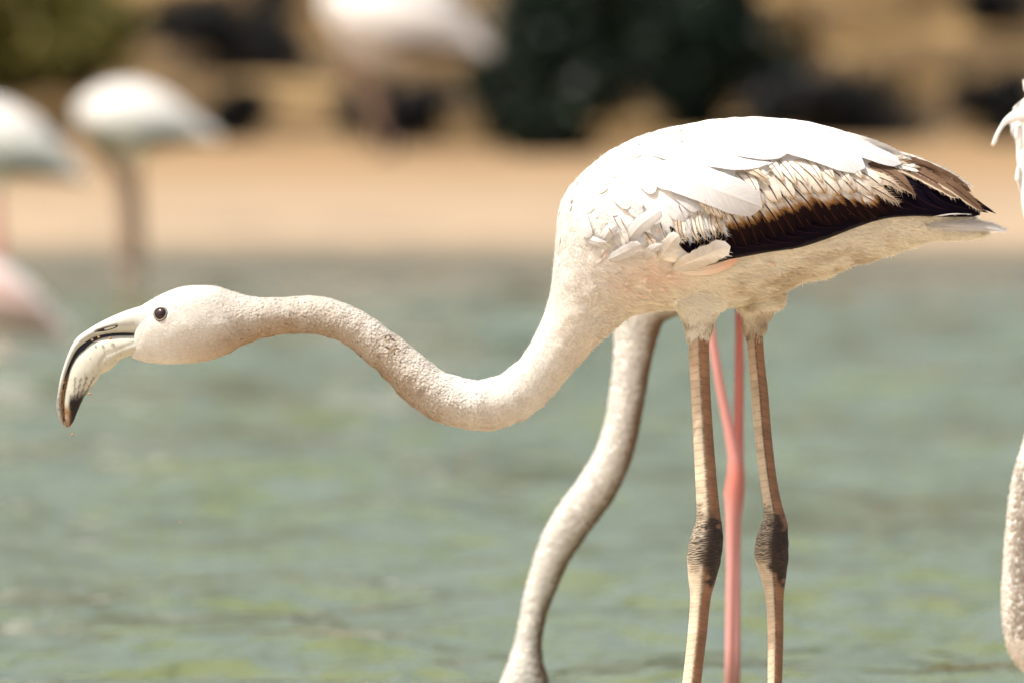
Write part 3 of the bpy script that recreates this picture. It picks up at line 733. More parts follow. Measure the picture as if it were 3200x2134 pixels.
def m_body(c):
    fx, fy = inv(c[:, 0], c[:, 2]); wgt = np.interp(fx, [1260, 1400], [0.05, 1.0]) * (1 - .6 * sstep(600, 680, fy + .25 * np.clip(fx - 1600, 0, 600))); wgt[fx < 1260] = 0
    wgt *= 1 - .82 * (1 - sstep(470, 600, fy)) * (fx > 1300)
    wgt = wgt * ~(covered(fx, fy) & (c[:, 1] < 0)); wgt[(fy > 712)] = 0
    return wgt
P, n_ = tri_sample(BV, BF, 11000, m_body)
fx, fy, fl = flow_at(P); under = sstep(560, 660, fy + .25 * np.clip(fx - 1600, 0, 600))
fl += rng.normal(0, 0.14, fl.shape) * under[:, None]
L = (0.016 + .009 * rng.random(len(P)) - .006 * under); Wd = L * (.46 - .22 * under); lift = L * (.003 + .055 * under * rng.random(len(P)) ** 2)
tn = plum_tint(fx, fy, P) * (0.94 + .08 * rng.random((len(P), 1)))
tufts(P, n_, fl, L, Wd, lift, np.clip(tn, 0, .86), 'body_plumage', body, camber=.10)
P, n_ = tri_sample(BV, BF, 9000, lambda c: (lambda q: sstep(1280, 1330, q[0]) * (q[1] < 620) * ~(covered(*q) & (c[:, 1] < 0)) + .0001)(inv(c[:, 0], c[:, 2])))
fx, fy, fl = flow_at(P); fl += rng.normal(0, .10, fl.shape)
L = .016 * (.6 + .8 * rng.random(len(P)))
tufts(P, n_, fl, L, np.full(len(P), .0009), L * (.004 + .03 * rng.random(len(P)) ** 3), np.clip(plum_tint(fx, fy, P), 0, .86), 'barbs', body, camber=.1)
# fine loose barbs (down) over flank, belly and thighs
def m_fuzz(c):
    fx, fy = inv(c[:, 0], c[:, 2])
    a = sstep(1330, 1450, fx) * sstep(540, 640, fy + .3 * np.clip(fx - 1550, 0, 700)) * (0.5 + sstep(640, 700, fy + .28 * np.clip(fx - 1600, 0, 700)))
    return a * np.where((fy > 712) & (fx > 1540), 2.6, 1.0) + .0001
P, n_ = tri_sample(BV, BF, 110000, m_fuzz)
fx, fy, fl = flow_at(P); leg = (fy > 705) & (fx > 1540)
fl += rng.normal(0, 0.22, fl.shape)
L = np.where(leg, .0065, .011) * (0.6 + .8 * rng.random(len(P))); Wd = np.full(len(P), .0007); lift = L * (.04 + .38 * rng.random(len(P)) ** 3)
tn = plum_tint(fx, fy, P) * (0.85 + .25 * rng.random((len(P), 1)))
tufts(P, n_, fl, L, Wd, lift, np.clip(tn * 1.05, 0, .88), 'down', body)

# ---- bill
def C0(cx, cy): return (73.5 + cx / 3.558, 587.8 + cy / 3.558)
def sec0(rows): return [(*C0(a, b), *C0(c, d), w_) for a, b, c, d, w_ in rows]
UP = [(1010,380,905,690,36),(940,392,880,665,33),(870,415,850,640,30),(760,450,760,630,28),(640,500,645,636,26),(540,550,562,650,24),(450,605,492,674,22),(370,665,424,716,20),(325,730,372,762,18.5),
      (290,810,330,830,17),(262,890,300,900,16),(240,960,276,968,15),(222,1040,258,1046,14),(207,1130,246,1130,13),(200,1200,243,1200,12),(203,1270,247,1265,10.5),(220,1330,254,1325,8),(245,1370,263,1365,5),(266,1392,269,1390,1.5)]
LO = [(905,660,830,800,25),(850,642,770,822,26),(780,644,715,850,27),(700,644,680,888,28),(620,652,640,925,28),(545,672,565,962,28),(486,704,540,1000,27),(428,756,500,1050,26),(378,803,470,1085,25),
      (338,862,445,1120,23),(309,925,425,1150,21),(292,1000,408,1185,19),(275,1080,392,1220,17),(265,1150,378,1255,15),(261,1210,365,1285,13),(262,1270,352,1320,11),(266,1330,335,1355,8.5),(271,1370,312,1388,5),(278,1394,290,1400,1.5)]
BN = [(860, 618, 862, 645, 10.5), (780, 618, 780, 660, 11.0), (700, 622, 700, 664, 11.0), (620, 628, 620, 674, 11.0), (540, 640, 546, 698, 11.0), (470, 668, 492, 728, 10.5), (410, 712, 436, 776, 9.9), (360, 768, 388, 822, 9.4), (322, 840, 350, 882, 8.8), (293, 915, 320, 942, 8.2), (268, 985, 296, 1005, 7.7), (250, 1070, 277, 1082, 6.9), (238, 1140, 268, 1150, 6.3), (236, 1200, 264, 1210, 5.8), (244, 1280, 265, 1280, 4.7), (256, 1350, 268, 1350, 2.2)]
def crop_xy(V):
    a, b = inv(V[:, 0], V[:, 2]); return (a - 73.5) * 3.558, (b - 587.8) * 3.558
pale = np.array([0.49, 0.50, 0.455])
V, Fc, r_, th = outline_loft(sec0(UP), 150, 44, 0.0, power=.85)
cx, cy = crop_xy(V); n1 = vnoise(V, 900, 41); n2 = vnoise(V, 250, 42)
c = np.tile(pale, (len(V), 1)) * (0.92 + .10 * n2)[:, None]
ridge = np.exp(-((cy - np.interp(cx, [300, 420, 560, 700, 820], [800, 672, 598, 560, 545])) / 16) ** 2) * (cx > 300) * (cx < 840)
c *= (1 - .22 * ridge * (cx > 380))[:, None]
tipm = sstep(960, 1180, cy)[:, None] * (0.45 + .5 * sstep(.35, .65, n1))[:, None] * .9
c = c * (1 - tipm) + np.array([0.13, 0.11, 0.09]) * tipm
mud = (sstep(1000, 1120, cy) * sstep(.42, .6, n2) * sstep(-12, 6, cx - np.interp(cy, [950, 1100, 1200, 1380], [262, 238, 232, 256])))[:, None] * .85
c = c * (1 - mud) + np.array([0.36, 0.20, 0.08]) * mud
seam = (np.abs(cx - np.interp(cy, [340, 430, 520, 640], [960, 905, 935, 885])) < 9) & (cy < 640)
th_ = np.clip(np.tile(th, len(r_)), 0, 7)
c[seam] *= 0.9
# nostril groove
nos = np.exp(-((cy - np.interp(cx, [510, 600, 700], [616, 590, 566])) / 9) ** 2) * sstep(500, 540, cx) * (1 - sstep(690, 710, cx)) * (V[:, 1] < 0)
V[:, 1] += nos * .0022
beak = mesh_obj('beak', V, Fc, M_BEAK, root, attrs={'tint': c})
V, Fc, r_, th = outline_loft(sec0(LO), 150, 44, 0.0, power=.85)
cx, cy = crop_xy(V); n1 = vnoise(V, 900, 43); n2 = vnoise(V, 260, 44)
c = np.tile(pale * np.array([1.0, .98, .92]), (len(V), 1)) * (0.88 + .14 * n2)[:, None]
d_edge = cx - np.interp(cy, [650, 720, 820, 930, 1080, 1210, 1400], [700, 490, 385, 315, 275, 261, 275])
# dark fan lines that converge on the black tip
u_ = (cx - 300) / np.maximum(60, (1250 - cy) * .55 + 40)
lines = (np.abs(((np.arctan2(cx - 330, 1330 - cy) * 7.5) % 1) - .5) < .15) & (cy > 985) & (cy < 1240) & (cx > 335)
c[lines] = c[lines] * .35 + np.array([.03, .02, .02])
blk = (sstep(1095, 1190, cy + (cx - 330) * .35 + 26 * (n1 - .5)) * sstep(288, 312, cx + 14 * (n1 - .5)))[:, None]
c = c * (1 - blk) + np.array([0.003, 0.003, 0.005]) * blk
mud = (sstep(1180, 1270, cy) * (1 - sstep(292, 325, cx + 60 * (n1 - .5))) * (.72 + .28 * (n2 > .42)))[:, None] * .92
c = c * (1 - mud) + np.array([0.22, 0.11, 0.04]) * (.5 + .8 * n1[:, None]) * mud
grn = (sstep(560, 700, cx) * sstep(30, 90, cy - np.interp(cx, [500, 640, 760, 860], [700, 760, 720, 690])))[:, None] * .45
c = c * (1 - grn) + np.array([0.46, 0.44, 0.33]) * grn
spk = (n1 > .88) & (cy > 700); c[spk] *= .55
V[:, 1] += np.where(V[:, 1] < 0, 1, -1) * .0012 * np.exp(-((cy - np.interp(cx, [540, 600, 700, 860], [900, 800, 760, 700])) / 16) ** 2) * (cx > 540)
lower = mesh_obj('lower_mandible', V, Fc, M_BEAK, root, attrs={'tint': c})
V, Fc, r_, th = outline_loft(sec0(BN), 260, 30, 0.0, power=.8)
cx, cy = crop_xy(V); i_ = np.repeat(np.arange(260), 30)
c = np.tile(np.array([0.008, 0.010, 0.020]), (len(V), 1)); c[(i_ % 4) < 2] += .012
mud = (sstep(930, 1040, cy) * sstep(.25, .5, vnoise(V, 500, 45)))[:, None]
c = c * (1 - mud) + np.array([0.22, 0.12, 0.05]) * mud
V[:, 1] *= np.where((i_ % 4) < 2, 1.0, .95)
mesh_obj('beak_comb', V, Fc, M_BEAK, beak, attrs={'tint': c})
# nostril: dark slit with a pale inner rim
def patch(pts, y_off, mat, name, parent, tintc, rings=1):
    pts = catmull(np.array([C0(*p) for p in pts + pts[:1]]), 40)[:-1]
    V = []; cc = pts.mean(0)
    bv = BVHTree.FromPolygons([Vector(p) for p in PB[0]], PB[1])
    for q in list(pts) + [cc]:
        w_ = F(*q); h = bv.ray_cast(Vector((w_.x, -1, w_.z)), Vector((0, 1, 0))); y = h[0].y if h[0] is not None else -.01
        V.append((w_.x, y - y_off, w_.z))
    n = len(pts); Fc = [[i, (i + 1) % n, n] for i in range(n)]
    return mesh_obj(name, V, Fc, mat, parent, attrs={'tint': np.tile(tintc, (n + 1, 1))})
upv, upf, _, _ = outline_loft(sec0(UP), 150, 44, 0.0, power=.85); PB = (upv, upf)
patch([(505,622),(560,598),(630,578),(704,564),(690,582),(640,602),(580,614)], .0002, M_BEAK, 'nostril', beak, (0.012, 0.010, 0.012))
patch([(592,592),(640,578),(688,569),(672,582),(634,596),(600,602)], .0006, M_BEAK, 'nostril_flap', beak, (0.50, 0.52, 0.46))
# ---- eye with rim
ec = F(*C0(1054, 469)); h = bvh.ray_cast(Vector((ec.x, -1, ec.z)), Vector((0, 1, 0))); ey = h[0].y; hn = h[1]
if hn.y > 0: hn = -hn
def dome(r, dep, push, name, mat, sub=0, squash=1.0, ringin=None, tintc=None, side=1):
    q = hn.to_track_quat('Z', 'Y'); V = []; rings = 14; seg = 40
    c0 = Vector((ec.x, ey, ec.z)) + hn * push
    for i in range(rings):
        a = (i / (rings - 1)) * math.pi / 2
        for j in range(seg):
            t = j / seg * 2 * math.pi
            p = Vector((math.cos(t) * r * math.cos(a), math.sin(t) * r * math.cos(a) * squash, dep * math.sin(a)))
            p = c0 + q @ p; V.append((p.x, p.y * side, p.z))
    return V, grid_faces(rings, seg).tolist()
rE = 50 / 3.558 * U
for sd in (1, -1):
    V, Fc = dome(rE, rE * .55, -.0004, 'eye', M_EYE, side=sd); V = np.array(V)
    eye = mesh_obj('eye', V, Fc, M_EYE, root)
    q = hn.to_track_quat('Z', 'Y'); V, Fc, tt = [], [], []
    seg, rg = 56, 9
    for j in range(seg):
        t = j / seg * 2 * math.pi
        for i in range(rg):
            rr = rE * (0.93 + .30 * i / (rg - 1)) * (1 + .03 * math.sin(3 * t)); hgt = .0011 * math.sin(math.pi * min(1, (i + 1.2) / rg)) + .0002
            stretch = 1 + .16 * max(0, -math.cos(t)) * (i / rg) * 0
            p = Vector((ec.x, ey, ec.z)) + q @ Vector((math.cos(t) * rr * stretch, math.sin(t) * rr, hgt)); V.append((p.x, p.y * sd, p.z))
            dk = i in (0, 1) or i >= rg - 3
            tt.append((0.03, 0.02, 0.02) if dk and (j * 7 + i) % 5 else (0.24, 0.21, 0.17))
    mesh_obj('eyelid', V, [[j * rg + i, j * rg + i + 1, ((j + 1) % seg) * rg + i + 1, ((j + 1) % seg) * rg + i] for j in range(seg) for i in range(rg - 1)], M_BEAK, eye, attrs={'tint': tt})
# grains stuck on the bill
def grain(name, P, r, parent=None, seed=0, col=None):
    bm = bmesh.new(); bmesh.ops.create_icosphere(bm, subdivisions=2, radius=r)
    V = np.array([v.co[:] for v in bm.verts]); Fc = [[v.index for v in f.verts] for f in bm.faces]; bm.free()
    V = V * (1 + .35 * (vnoise(V / r, 1.4, seed) - .5))[:, None] * np.array([1, 1, .85]) + np.array(P)
    return mesh_obj(name, V, Fc, col or M_GRAIN, parent)
M_GRAIN = m_plain('wet_seed_brown', (0.16, 0.07, 0.03), (0.42, 0.24, 0.12), 900, 0.3, 0.5)
for i, (a, b, r_) in enumerate(((643, 670, 13), (548, 660, 11), (496, 682, 11), (262, 1030, 8), (248, 1098, 7))):
    w_ = F(*C0(a, b)); grain('grain', (w_.x, -.0165 + .0012 * i * (i > 1), w_.z), r_ / 3.558 * U, beak, i)

# ---- legs
LEG_L = [(757,1584,1624),(775,1582,1627),(830,1583,1628),(900,1587,1631),(1000,1592,1637),(1100,1597,1645),(1150,1599,1650),(1185,1599,1654),(1210,1593,1658),(1240,1583,1660),(1275,1578,1657),(1305,1579,1651),(1335,1582,1642),(1365,1585,1633),(1400,1584,1628),(1450,1580,1623),(1500,1575,1617),(1570,1567,1609),(1650,1558,1600),(1740,1549,1593),(1790,1543,1592)]
LEG_R = [(752,1713,1748),(775,1714,1751),(830,1719,1755),(900,1725,1763),(1000,1733,1771),(1100,1745,1783),(1150,1752,1793),(1185,1753,1803),(1210,1745,1809),(1240,1736,1811),(1275,1733,1811),(1305,1741,1807),(1335,1750,1803),(1365,1757,1799),(1400,1761,1798),(1450,1763,1798),(1500,1763,1797),(1570,1763,1795),(1650,1763,1794),(1740,1761,1793),(1785,1757,1794)]
def make_leg(rows, Yc, flip, seed):
    n, m = 1250, 36
    sec = [(a, y, b, y, (b - a) / 2 * (1.06 if not 1190 < y < 1340 else .86)) for y, a, b in rows]
    # ring A (left) - B (right): loft axis vertical
    V, Fc, r_, th = outline_loft(sec, n, m, Yc, power=1.35)
    yy = np.repeat(r_[:, 1], m); tt = np.tile(th, n)           # th = 0 at left (front) edge, pi at the right (back); sin > 0 faces the camera
    nf = vnoise(V, 160, seed + 5); yj = yy + 50 * (nf - .5) + 26 * np.cos(tt); ank = sstep(1150, 1235, yj) * (1 - sstep(1278, 1335, yj))
    knob = np.exp(-((yy - 1262) / 62) ** 2)
    # scute spacing (px) varies along the leg
    ysamp = np.linspace(740, 1810, 800); spc = np.interp(ysamp, [740, 1100, 1170, 1330, 1390, 1480, 1810], [19, 17, 7.0, 5.5, 10, 17, 19])
    ph = np.cumsum(1 / spc) * (ysamp[1] - ysamp[0])
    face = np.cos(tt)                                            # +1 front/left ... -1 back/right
    ridge_pos = 0.02 if flip else -0.05
    n3 = vnoise(V, 300, seed); n4 = vnoise(V, 1500, seed + 1); n5 = vnoise(V, 120, seed + 2)
    fo = face > ridge_pos
    phase = np.interp(yy, ysamp, ph) + np.where(fo, 0, .45) + .35 * face * np.where(fo, -1, 1) + (.28 + 1.6 * ank) * (n3 - .5) - 2.2 * ank * np.abs(face) * (1 - .5 * fo)
    fr = phase % 1
    wdt = np.where(ank > .3, .42, .085)
    line = np.exp(-(np.minimum(fr, 1 - fr) / wdt * 1.6) ** 2)
    reticd = np.exp(-((face - ridge_pos) / (.16 + .25 * ank)) ** 2)
    front = np.array([0.57, 0.49, 0.37]); back = np.array([0.22, 0.120, 0.068])  # back darker than front: the unlit side is painted into the colour
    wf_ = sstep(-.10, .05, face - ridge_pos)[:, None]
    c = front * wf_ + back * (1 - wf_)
    c = c * (0.80 + .35 * n5)[:, None]
    top = (1 - sstep(800, 1000, yy))[:, None] * .45; c = c * (1 - top) + np.array([0.34, 0.19, 0.10]) * top
    low = sstep(1380, 1440, yy)[:, None] * wf_ * .55; c = c * (1 - low) + np.array([0.74, 0.58, 0.42]) * low
    seg = (np.floor(phase).astype(int) * 7919 % 13) / 13.0; c *= (.88 + .2 * seg)[:, None]
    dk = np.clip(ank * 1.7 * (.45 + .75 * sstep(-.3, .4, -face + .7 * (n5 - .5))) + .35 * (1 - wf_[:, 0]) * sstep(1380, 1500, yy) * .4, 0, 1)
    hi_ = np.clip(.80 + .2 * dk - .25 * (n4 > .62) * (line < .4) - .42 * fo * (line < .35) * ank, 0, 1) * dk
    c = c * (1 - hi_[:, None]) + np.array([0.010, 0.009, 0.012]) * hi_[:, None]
    ls = line * (.58 + .42 * ank) * (.35 + .9 * n4)
    ls = np.clip(np.maximum(ls, np.exp(-((face - ridge_pos) / (.10 + .2 * ank)) ** 2) * (.55 + .45 * (n4 > .42))), 0, 1) * .92
    c = c * (1 - ls[:, None]) + np.array([0.035, 0.022, 0.016]) * ls[:, None]
    nrm = np.stack([-np.cos(tt), -np.sin(tt), 0 * tt], 1)
    relief = (-.00016 * line - .00035 * reticd + .0008 * knob * (n5 - .5)) + .0010 * (n5 - .5) * ank + .0004 * np.abs(face - ridge_pos) * (1 - ank)
    V = V + nrm * relief[:, None]
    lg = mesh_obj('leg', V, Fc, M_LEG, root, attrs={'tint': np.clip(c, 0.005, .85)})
    # webbed foot on the sand
    y, a, b = rows[-1]; ctr = F((a + b) / 2, y, Yc); zt = 0.016
    toes = []
    for ang in (-38, -8, 24):
        d = Vector((-math.cos(R(ang)), math.sin(R(ang)), 0)); pts = [Vector((ctr.x, Yc, zt + .010)) + d * t_ + Vector((0, 0, -.006 * min(1, t_ / .03))) for t_ in (0, .02, .045, .07, .085)]
        toes.append(tube([tuple(p) for p in pts], [.0085, .0065, .0062, .005, .0025], 10))
    pts = [Vector((ctr.x, Yc, zt + .008)), Vector((ctr.x + .012, Yc, zt + .004)), Vector((ctr.x + .022, Yc, zt))]
    toes.append(tube([tuple(p) for p in pts], [.006, .004, .002], 8))
    wb = []
    for k_, ang in enumerate((-38, -23, -8, 8, 24)):
        rr = .074 if k_ % 2 == 0 else .058; wb.append((ctr.x - math.cos(R(ang)) * rr, Yc + math.sin(R(ang)) * rr, zt + .0025))
    wv_ = np.array([(ctr.x, Yc, zt + .006)] + wb + [(x_, y_, z_ - .003) for x_, y_, z_ in [(ctr.x, Yc, zt + .006)] + wb])
    wf_2 = [[0, i + 1, i + 2] for i in range(4)] + [[6, i + 8, i + 7] for i in range(4)]
    v_, f_ = join(toes + [(wv_, wf_2)])
    mesh_obj('foot', v_, f_, M_LEG, lg, attrs={'tint': np.tile((0.42, 0.28, 0.2), (len(v_), 1))})
make_leg(LEG_L, YL, False, 51)
make_leg(LEG_R, YR, True, 61)

# ================================================================ OTHER BIRDS (out of focus, simpler plumage)
def simple_feathers(V, Fq, parent, count, Lm, tint=(.82, .80, .77), flow=(0.9, 0, -.35), wratio=.5, name='plumage', lo=None):
    P, n_ = tri_sample(np.asarray(V), Fq, count, lo)
    fl = np.tile(np.array(flow, float), (count, 1)) + rng.normal(0, .15, (count, 3))
    L = Lm * (.7 + .6 * rng.random(count)); tn = np.array(tint) * (.9 + .15 * rng.random((count, 1)))
    return tufts(P, n_, fl, L, L * wratio, L * .12 * rng.random(count), np.clip(tn, 0, .86), name, parent)
def ell_loft(P, rv, rh, m=24, caps=True):
    """tube along P with vertical radius rv and horizontal radius rh"""
    P = np.array(P, float); q = catmull(np.concatenate([P, np.array(rv)[:, None], np.array(rh)[:, None]], 1), 46)
    P, rv, rh = q[:, :3], q[:, 3], q[:, 4]
    T = np.gradient(P, axis=0); T /= np.linalg.norm(T, axis=1)[:, None]
    V = []; prev = None
    for i in range(len(P)):
        ref = np.array([0, 1, 0]) if abs(T[i, 1]) < .9 else np.array([1, 0, 0])
        up = np.cross(T[i], ref); up /= np.linalg.norm(up)
        if prev is not None and (up @ prev) < 0: up = -up
        prev = up; sd = np.cross(T[i], up)
        th = np.linspace(0, 2 * np.pi, m, endpoint=False)
        V.append(P[i] + np.cos(th)[:, None] * up * rv[i] + np.sin(th)[:, None] * sd * rh[i])
    Fc = grid_faces(len(P), m).tolist()
    if caps: Fc.append(list(range(m))[::-1]); Fc.append(list(range((len(P) - 1) * m, len(P) * m)))
    V = np.concatenate(V); return V, outward(V, Fc, len(P), m)
def leg_tube(pts, rad): 
    return tube(pts, rad, 14)
def foot(x, y, z, d=-1):
    parts = []
    for a in (-35, -5, 25):
        p = [(x, y, z + .01), (x + d * .03 * math.cos(R(a)), y + .03 * math.sin(R(a)), z + .004), (x + d * .075 * math.cos(R(a)), y + .075 * math.sin(R(a)), z + .002)]
        parts.append(tube(p, [.007, .005, .002], 8))
    return join(parts)

def far_bird(bx, by, dist, scale, d, label, neck, legs=True, legmat=None, zfoot=None, wingblack=True, folded=0.0, group='wading flamingos', tilt=8, pink=False, fat=1.0, nfat=1.0, neckmat=None):
    """bx, by = native pixel of the body centre at distance dist; d=-1 faces left. neck = list of (x,z) offsets from the chest in metres"""
    Y = dist + CAM_Y; c = W3(bx, by, Y); s = scale; ct, st = math.cos(R(tilt)), math.sin(R(tilt))
    zf = zfoot if zfoot is not None else float(terrain_z(np.array([c.x]), np.array([Y]))[0])
    rt = empty('flamingo', (c.x, Y, max(zf, -.3)), label, 'flamingo', group)
    def L(x, z, y=0):  # local: +x toward the tail
        X_, Z_ = x * ct + z * st, -x * st + z * ct
        return (c.x - d * s * X_, Y + s * y, c.z + s * Z_)
    ax = [L(-.24, .00), L(-.20, .015), L(-.10, .03), (L(.0, .03)), L(.10, .02), L(.20, 0), L(.29, -.015), L(.34, -.02)]
    V1, F1 = ell_loft(ax, np.array([.03, .075, .115, .125, .105, .07, .03, .008]) * s * fat, np.array([.03, .07, .10, .11, .095, .06, .03, .012]) * s)
    nk = [L(-.14, .02)] + [L(-.21 + a, b) for a, b in neck]
    k = len(nk); rr = np.interp(np.linspace(0, 1, k), [0, .15, .35, .9, 1], [.075, .058, .036, .028, .024]) * s * nfat
    V2, F2 = ell_loft(nk, rr, rr)
    hd = np.array(nk[-1]); dr = hd - np.array(nk[-2]); dr /= np.linalg.norm(dr)
    V3, F3 = ell_loft([hd - dr * .01 * s, hd + dr * .02 * s, hd + dr * .055 * s, hd + dr * .09 * s], np.array([.024, .036, .036, .02]) * s, np.array([.022, .030, .030, .016]) * s)
    v, f = join([(V1, F1), (V2, F2), (V3, F3)])
    if legs:
        th_ = []
        for yo in (-.035, .035): th_.append(ell_loft([L(.01, -.04, yo), L(.02, -.10, yo), L(.015, -.16, yo)], np.array([.06, .045, .014]) * s, np.array([.05, .04, .014]) * s))
        v, f = join([(v, f)] + th_)
    bd = mesh_obj('body', v, f, M_GREYP if pink == 'grey' else M_WHITEP, rt)
    if neckmat:
        bd.data.materials.append(neckmat); mi = np.zeros(len(f), int); mi[len(F1):len(F1) + len(F2) + len(F3)] = 1; bd.data.polygons.foreach_set('material_index', mi)
    simple_feathers(V1, F1, bd, 1500, .035 * s, flow=(-d * .9, 0, -.25))
    side_c = L(0, 0)
    for sd in (-1, 1):
        wsec = []
        P_ = [L(-.17, .03, sd * .085), L(-.08, .04, sd * .112), L(.04, .035, sd * .118), L(.16, .01, sd * .10), L(.27, -.02, sd * .05), L(.36, -.04, sd * .02)]
        Vw, Fw = ell_loft(P_, np.array([.03, .075, .085, .06, .03, .008]) * s, np.array([.012, .018, .018, .014, .010, .004]) * s)
        wg = mesh_obj('wing', Vw, Fw, M_PINKP if pink is True else M_WHITEP, rt)
        if wingblack:
            bl = []
            for i in range(7):
                t = i / 6; x0 = -.04 + .10 * t
                bl.append(ell_loft([L(x0, -.035 + .01 * t, sd * .122), L(x0 + .09, -.058 + .012 * t, sd * .118), L(x0 + .2, -.060 + .015 * t, sd * (.095 - .03 * t)), L(x0 + .28, -.05, sd * (.055 - .02 * t))], np.array([.012, .018, .014, .003]) * s, np.array([.004, .006, .004, .002]) * s, 10))
            vb, fb = join(bl)
            mesh_obj('flight_feathers', vb, fb, M_BLACKP, wg)
    bk = [hd + dr * .08 * s, hd + dr * .12 * s + np.array((0, 0, -.004 * s)), hd + dr * .15 * s + np.array((d * -.012 * s, 0, -.02 * s)), hd + dr * .165 * s + np.array((-d * .02 * s, 0, -.045 * s))]
    Vb, Fb = ell_loft(bk, np.array([.019, .018, .014, .004]) * s, np.array([.013, .012, .009, .003]) * s, 16)
    bko = mesh_obj('beak', Vb, Fb, M_BKF, rt)
    tip = ell_loft([bk[2], (bk[2] + bk[3]) / 2, bk[3] + (bk[3] - bk[2]) * .1], np.array([.0148, .011, .003]) * s, np.array([.0098, .008, .002]) * s, 16)
    mesh_obj('beak_tip', tip[0], tip[1], M_BLACKP, bko)
    for sd in (-1, 1):
        e = hd + dr * .05 * s + np.array((0, sd * .028 * s, .008 * s)); g = grain('eye', e, .006 * s, rt, 3, M_EYE)
    if legs:
        for i, yo in enumerate((-.035, .035)):
            a = L(.015, -.14, yo); fx_ = a[0] + (.02 if i else -.03) * s
            kz = zf + (a[2] - zf) * .52
            pts = [a, (a[0] + (fx_ - a[0]) * .3 + .004, a[1], (a[2] * .6 + kz * .4)), ((a[0] + fx_) / 2 + .006, a[1], kz), (fx_, a[1], kz * .4 + zf * .6), (fx_, a[1], zf)]
            V_, F_ = leg_tube(pts, np.array([.010, .009, .015, .008, .009]) * s)
            lg = mesh_obj('leg', V_, F_, legmat or M_PINK, rt)
            vf, ff = foot(fx_, a[1], zf - .005, d); mesh_obj('foot', vf, ff, legmat or M_PINK, lg)
    return rt

# ---- the second flamingo, right behind the first, feeding with its head down
Y2 = 1.4
rt2 = empty('flamingo', (F(1690, 1640, Y2).x, Y2, -.035), 'second flamingo hidden behind the sharp one, head down at the water, thin bright pink legs', 'flamingo', 'wading flamingos')
NK2 = [(1600,480,1740,620,60),(1500,570,1650,680,62),(1440,640,1590,712,60),(1414,712,1530,735,56),(1411,760,1512,765,50),(1409,830,1493,835,43),(1401,900,1480,908,40),(1389,970,1466,985,39),(1368,1035,1446,1062,39),(1330,1098,1410,1140,39),
       (1292,1150,1368,1198,38),(1260,1200,1334,1245,36),(1236,1255,1305,1290,34),(1216,1320,1280,1345,32),(1199,1390,1256,1405,29),(1186,1460,1243,1468,30),(1170,1515,1246,1522,36),(1148,1570,1258,1568,42),(1138,1610,1250,1612,40),(1145,1650,1225,1655,30)]
v2, f2, _, _ = outline_loft(NK2, 110, 36, Y2)
B2 = [(1600,480,1620,600,40),(1625,420,1650,640,90),(1700,375,1710,650,130),(1800,365,1800,620,140),(1900,380,1890,585,120),(1980,400,1980,545,90),(2060,430,2060,520,55),(2130,460,2130,500,18)]
vb2, fb2, _, _ = outline_loft(B2, 50, 36, Y2)
t1 = outline_loft([(1600,600,1710,600,50),(1606,640,1690,640,40),(1612,675,1660,675,24),(1616,700,1645,700,14)], 12, 20, Y2 - .04)[:2]
t2_ = outline_loft([(1655,590,1760,590,50),(1665,625,1740,625,40),(1682,660,1720,660,24),(1689,690,1706,690,9)], 12, 20, Y2 + .04)[:2]
v, f = join([(v2, f2), (vb2, fb2), t1, t2_])
n1 = vnoise(v, 40, 71); fxx, fyy = inv(v[:, 0] * 14.2 / 15.6, v[:, 2]); 
tn2 = np.tile((.50, .38, .27), (len(v), 1)) * (.8 + .3 * n1)[:, None]
shade_w = np.zeros(len(v)); shade_w[:len(v2)] = sstep(-.1, .8, -np.cos(np.tile(np.linspace(0, 2 * np.pi, 36, endpoint=False), 110))); tn2 = tn2 * 0 + np.array([.76, .73, .68]) * (1 - shade_w[:, None]) + np.array([.29, .19, .115]) * shade_w[:, None]  # brown stands in for shade on the neck's right side
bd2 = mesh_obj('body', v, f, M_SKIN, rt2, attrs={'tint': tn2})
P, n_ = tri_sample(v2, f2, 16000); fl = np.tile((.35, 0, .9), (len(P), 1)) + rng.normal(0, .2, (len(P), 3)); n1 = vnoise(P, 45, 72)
L = .006 * (.7 + .6 * rng.random(len(P))); shade_w = sstep(-.05, .75, n_[:, 0] + .25 * n_[:, 1] + .3 * (n1 - .5))[:, None]; tn = (np.array([.84, .81, .76]) * (1 - shade_w) + np.array([.29, .19, .115]) * shade_w) * (.85 + .20 * n1[:, None])  # tufts facing right get the same painted shade
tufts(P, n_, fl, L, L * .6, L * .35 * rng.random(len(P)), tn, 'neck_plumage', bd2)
simple_feathers(vb2, fb2, bd2, 2500, .03)
for sd, ofs in ((-1, -.062), (1, .062)):
    vw, fw_, _, _ = outline_loft([(1640,450,1650,540,14),(1720,410,1730,570,22),(1840,405,1840,560,22),(1950,420,1950,535,18),(2080,455,2085,510,10),(2150,480,2155,500,4)], 30, 20, Y2 + ofs)
    wg = mesh_obj('wing', vw, fw_, M_WHITEP, rt2)
    vw, fw_, _, _ = outline_loft([(1700,540,1700,560,10),(1800,535,1800,565,20),(1950,515,1950,545,18),(2120,490,2122,510,8),(2180,490,2182,498,3)], 24, 14, Y2 + ofs)
    mesh_obj('flight_feathers', vw, fw_, M_BLACKP, wg)
bk2, bf2, _, _ = outline_loft([(1140,1640,1228,1645,16),(1145,1665,1215,1670,15),(1158,1690,1205,1700,12),(1180,1712,1212,1722,8),(1205,1722,1222,1735,3)], 24, 18, Y2)
b2 = mesh_obj('beak', bk2, bf2, M_BKF, rt2)
for sd in (-1, 1):
    p = F(1185, 1600, Y2); grain('eye', (p.x, Y2 + sd * .022, p.z), .006, rt2, 4, M_EYE)
p = lambda x, y, yy: tuple(F(x, y, yy))
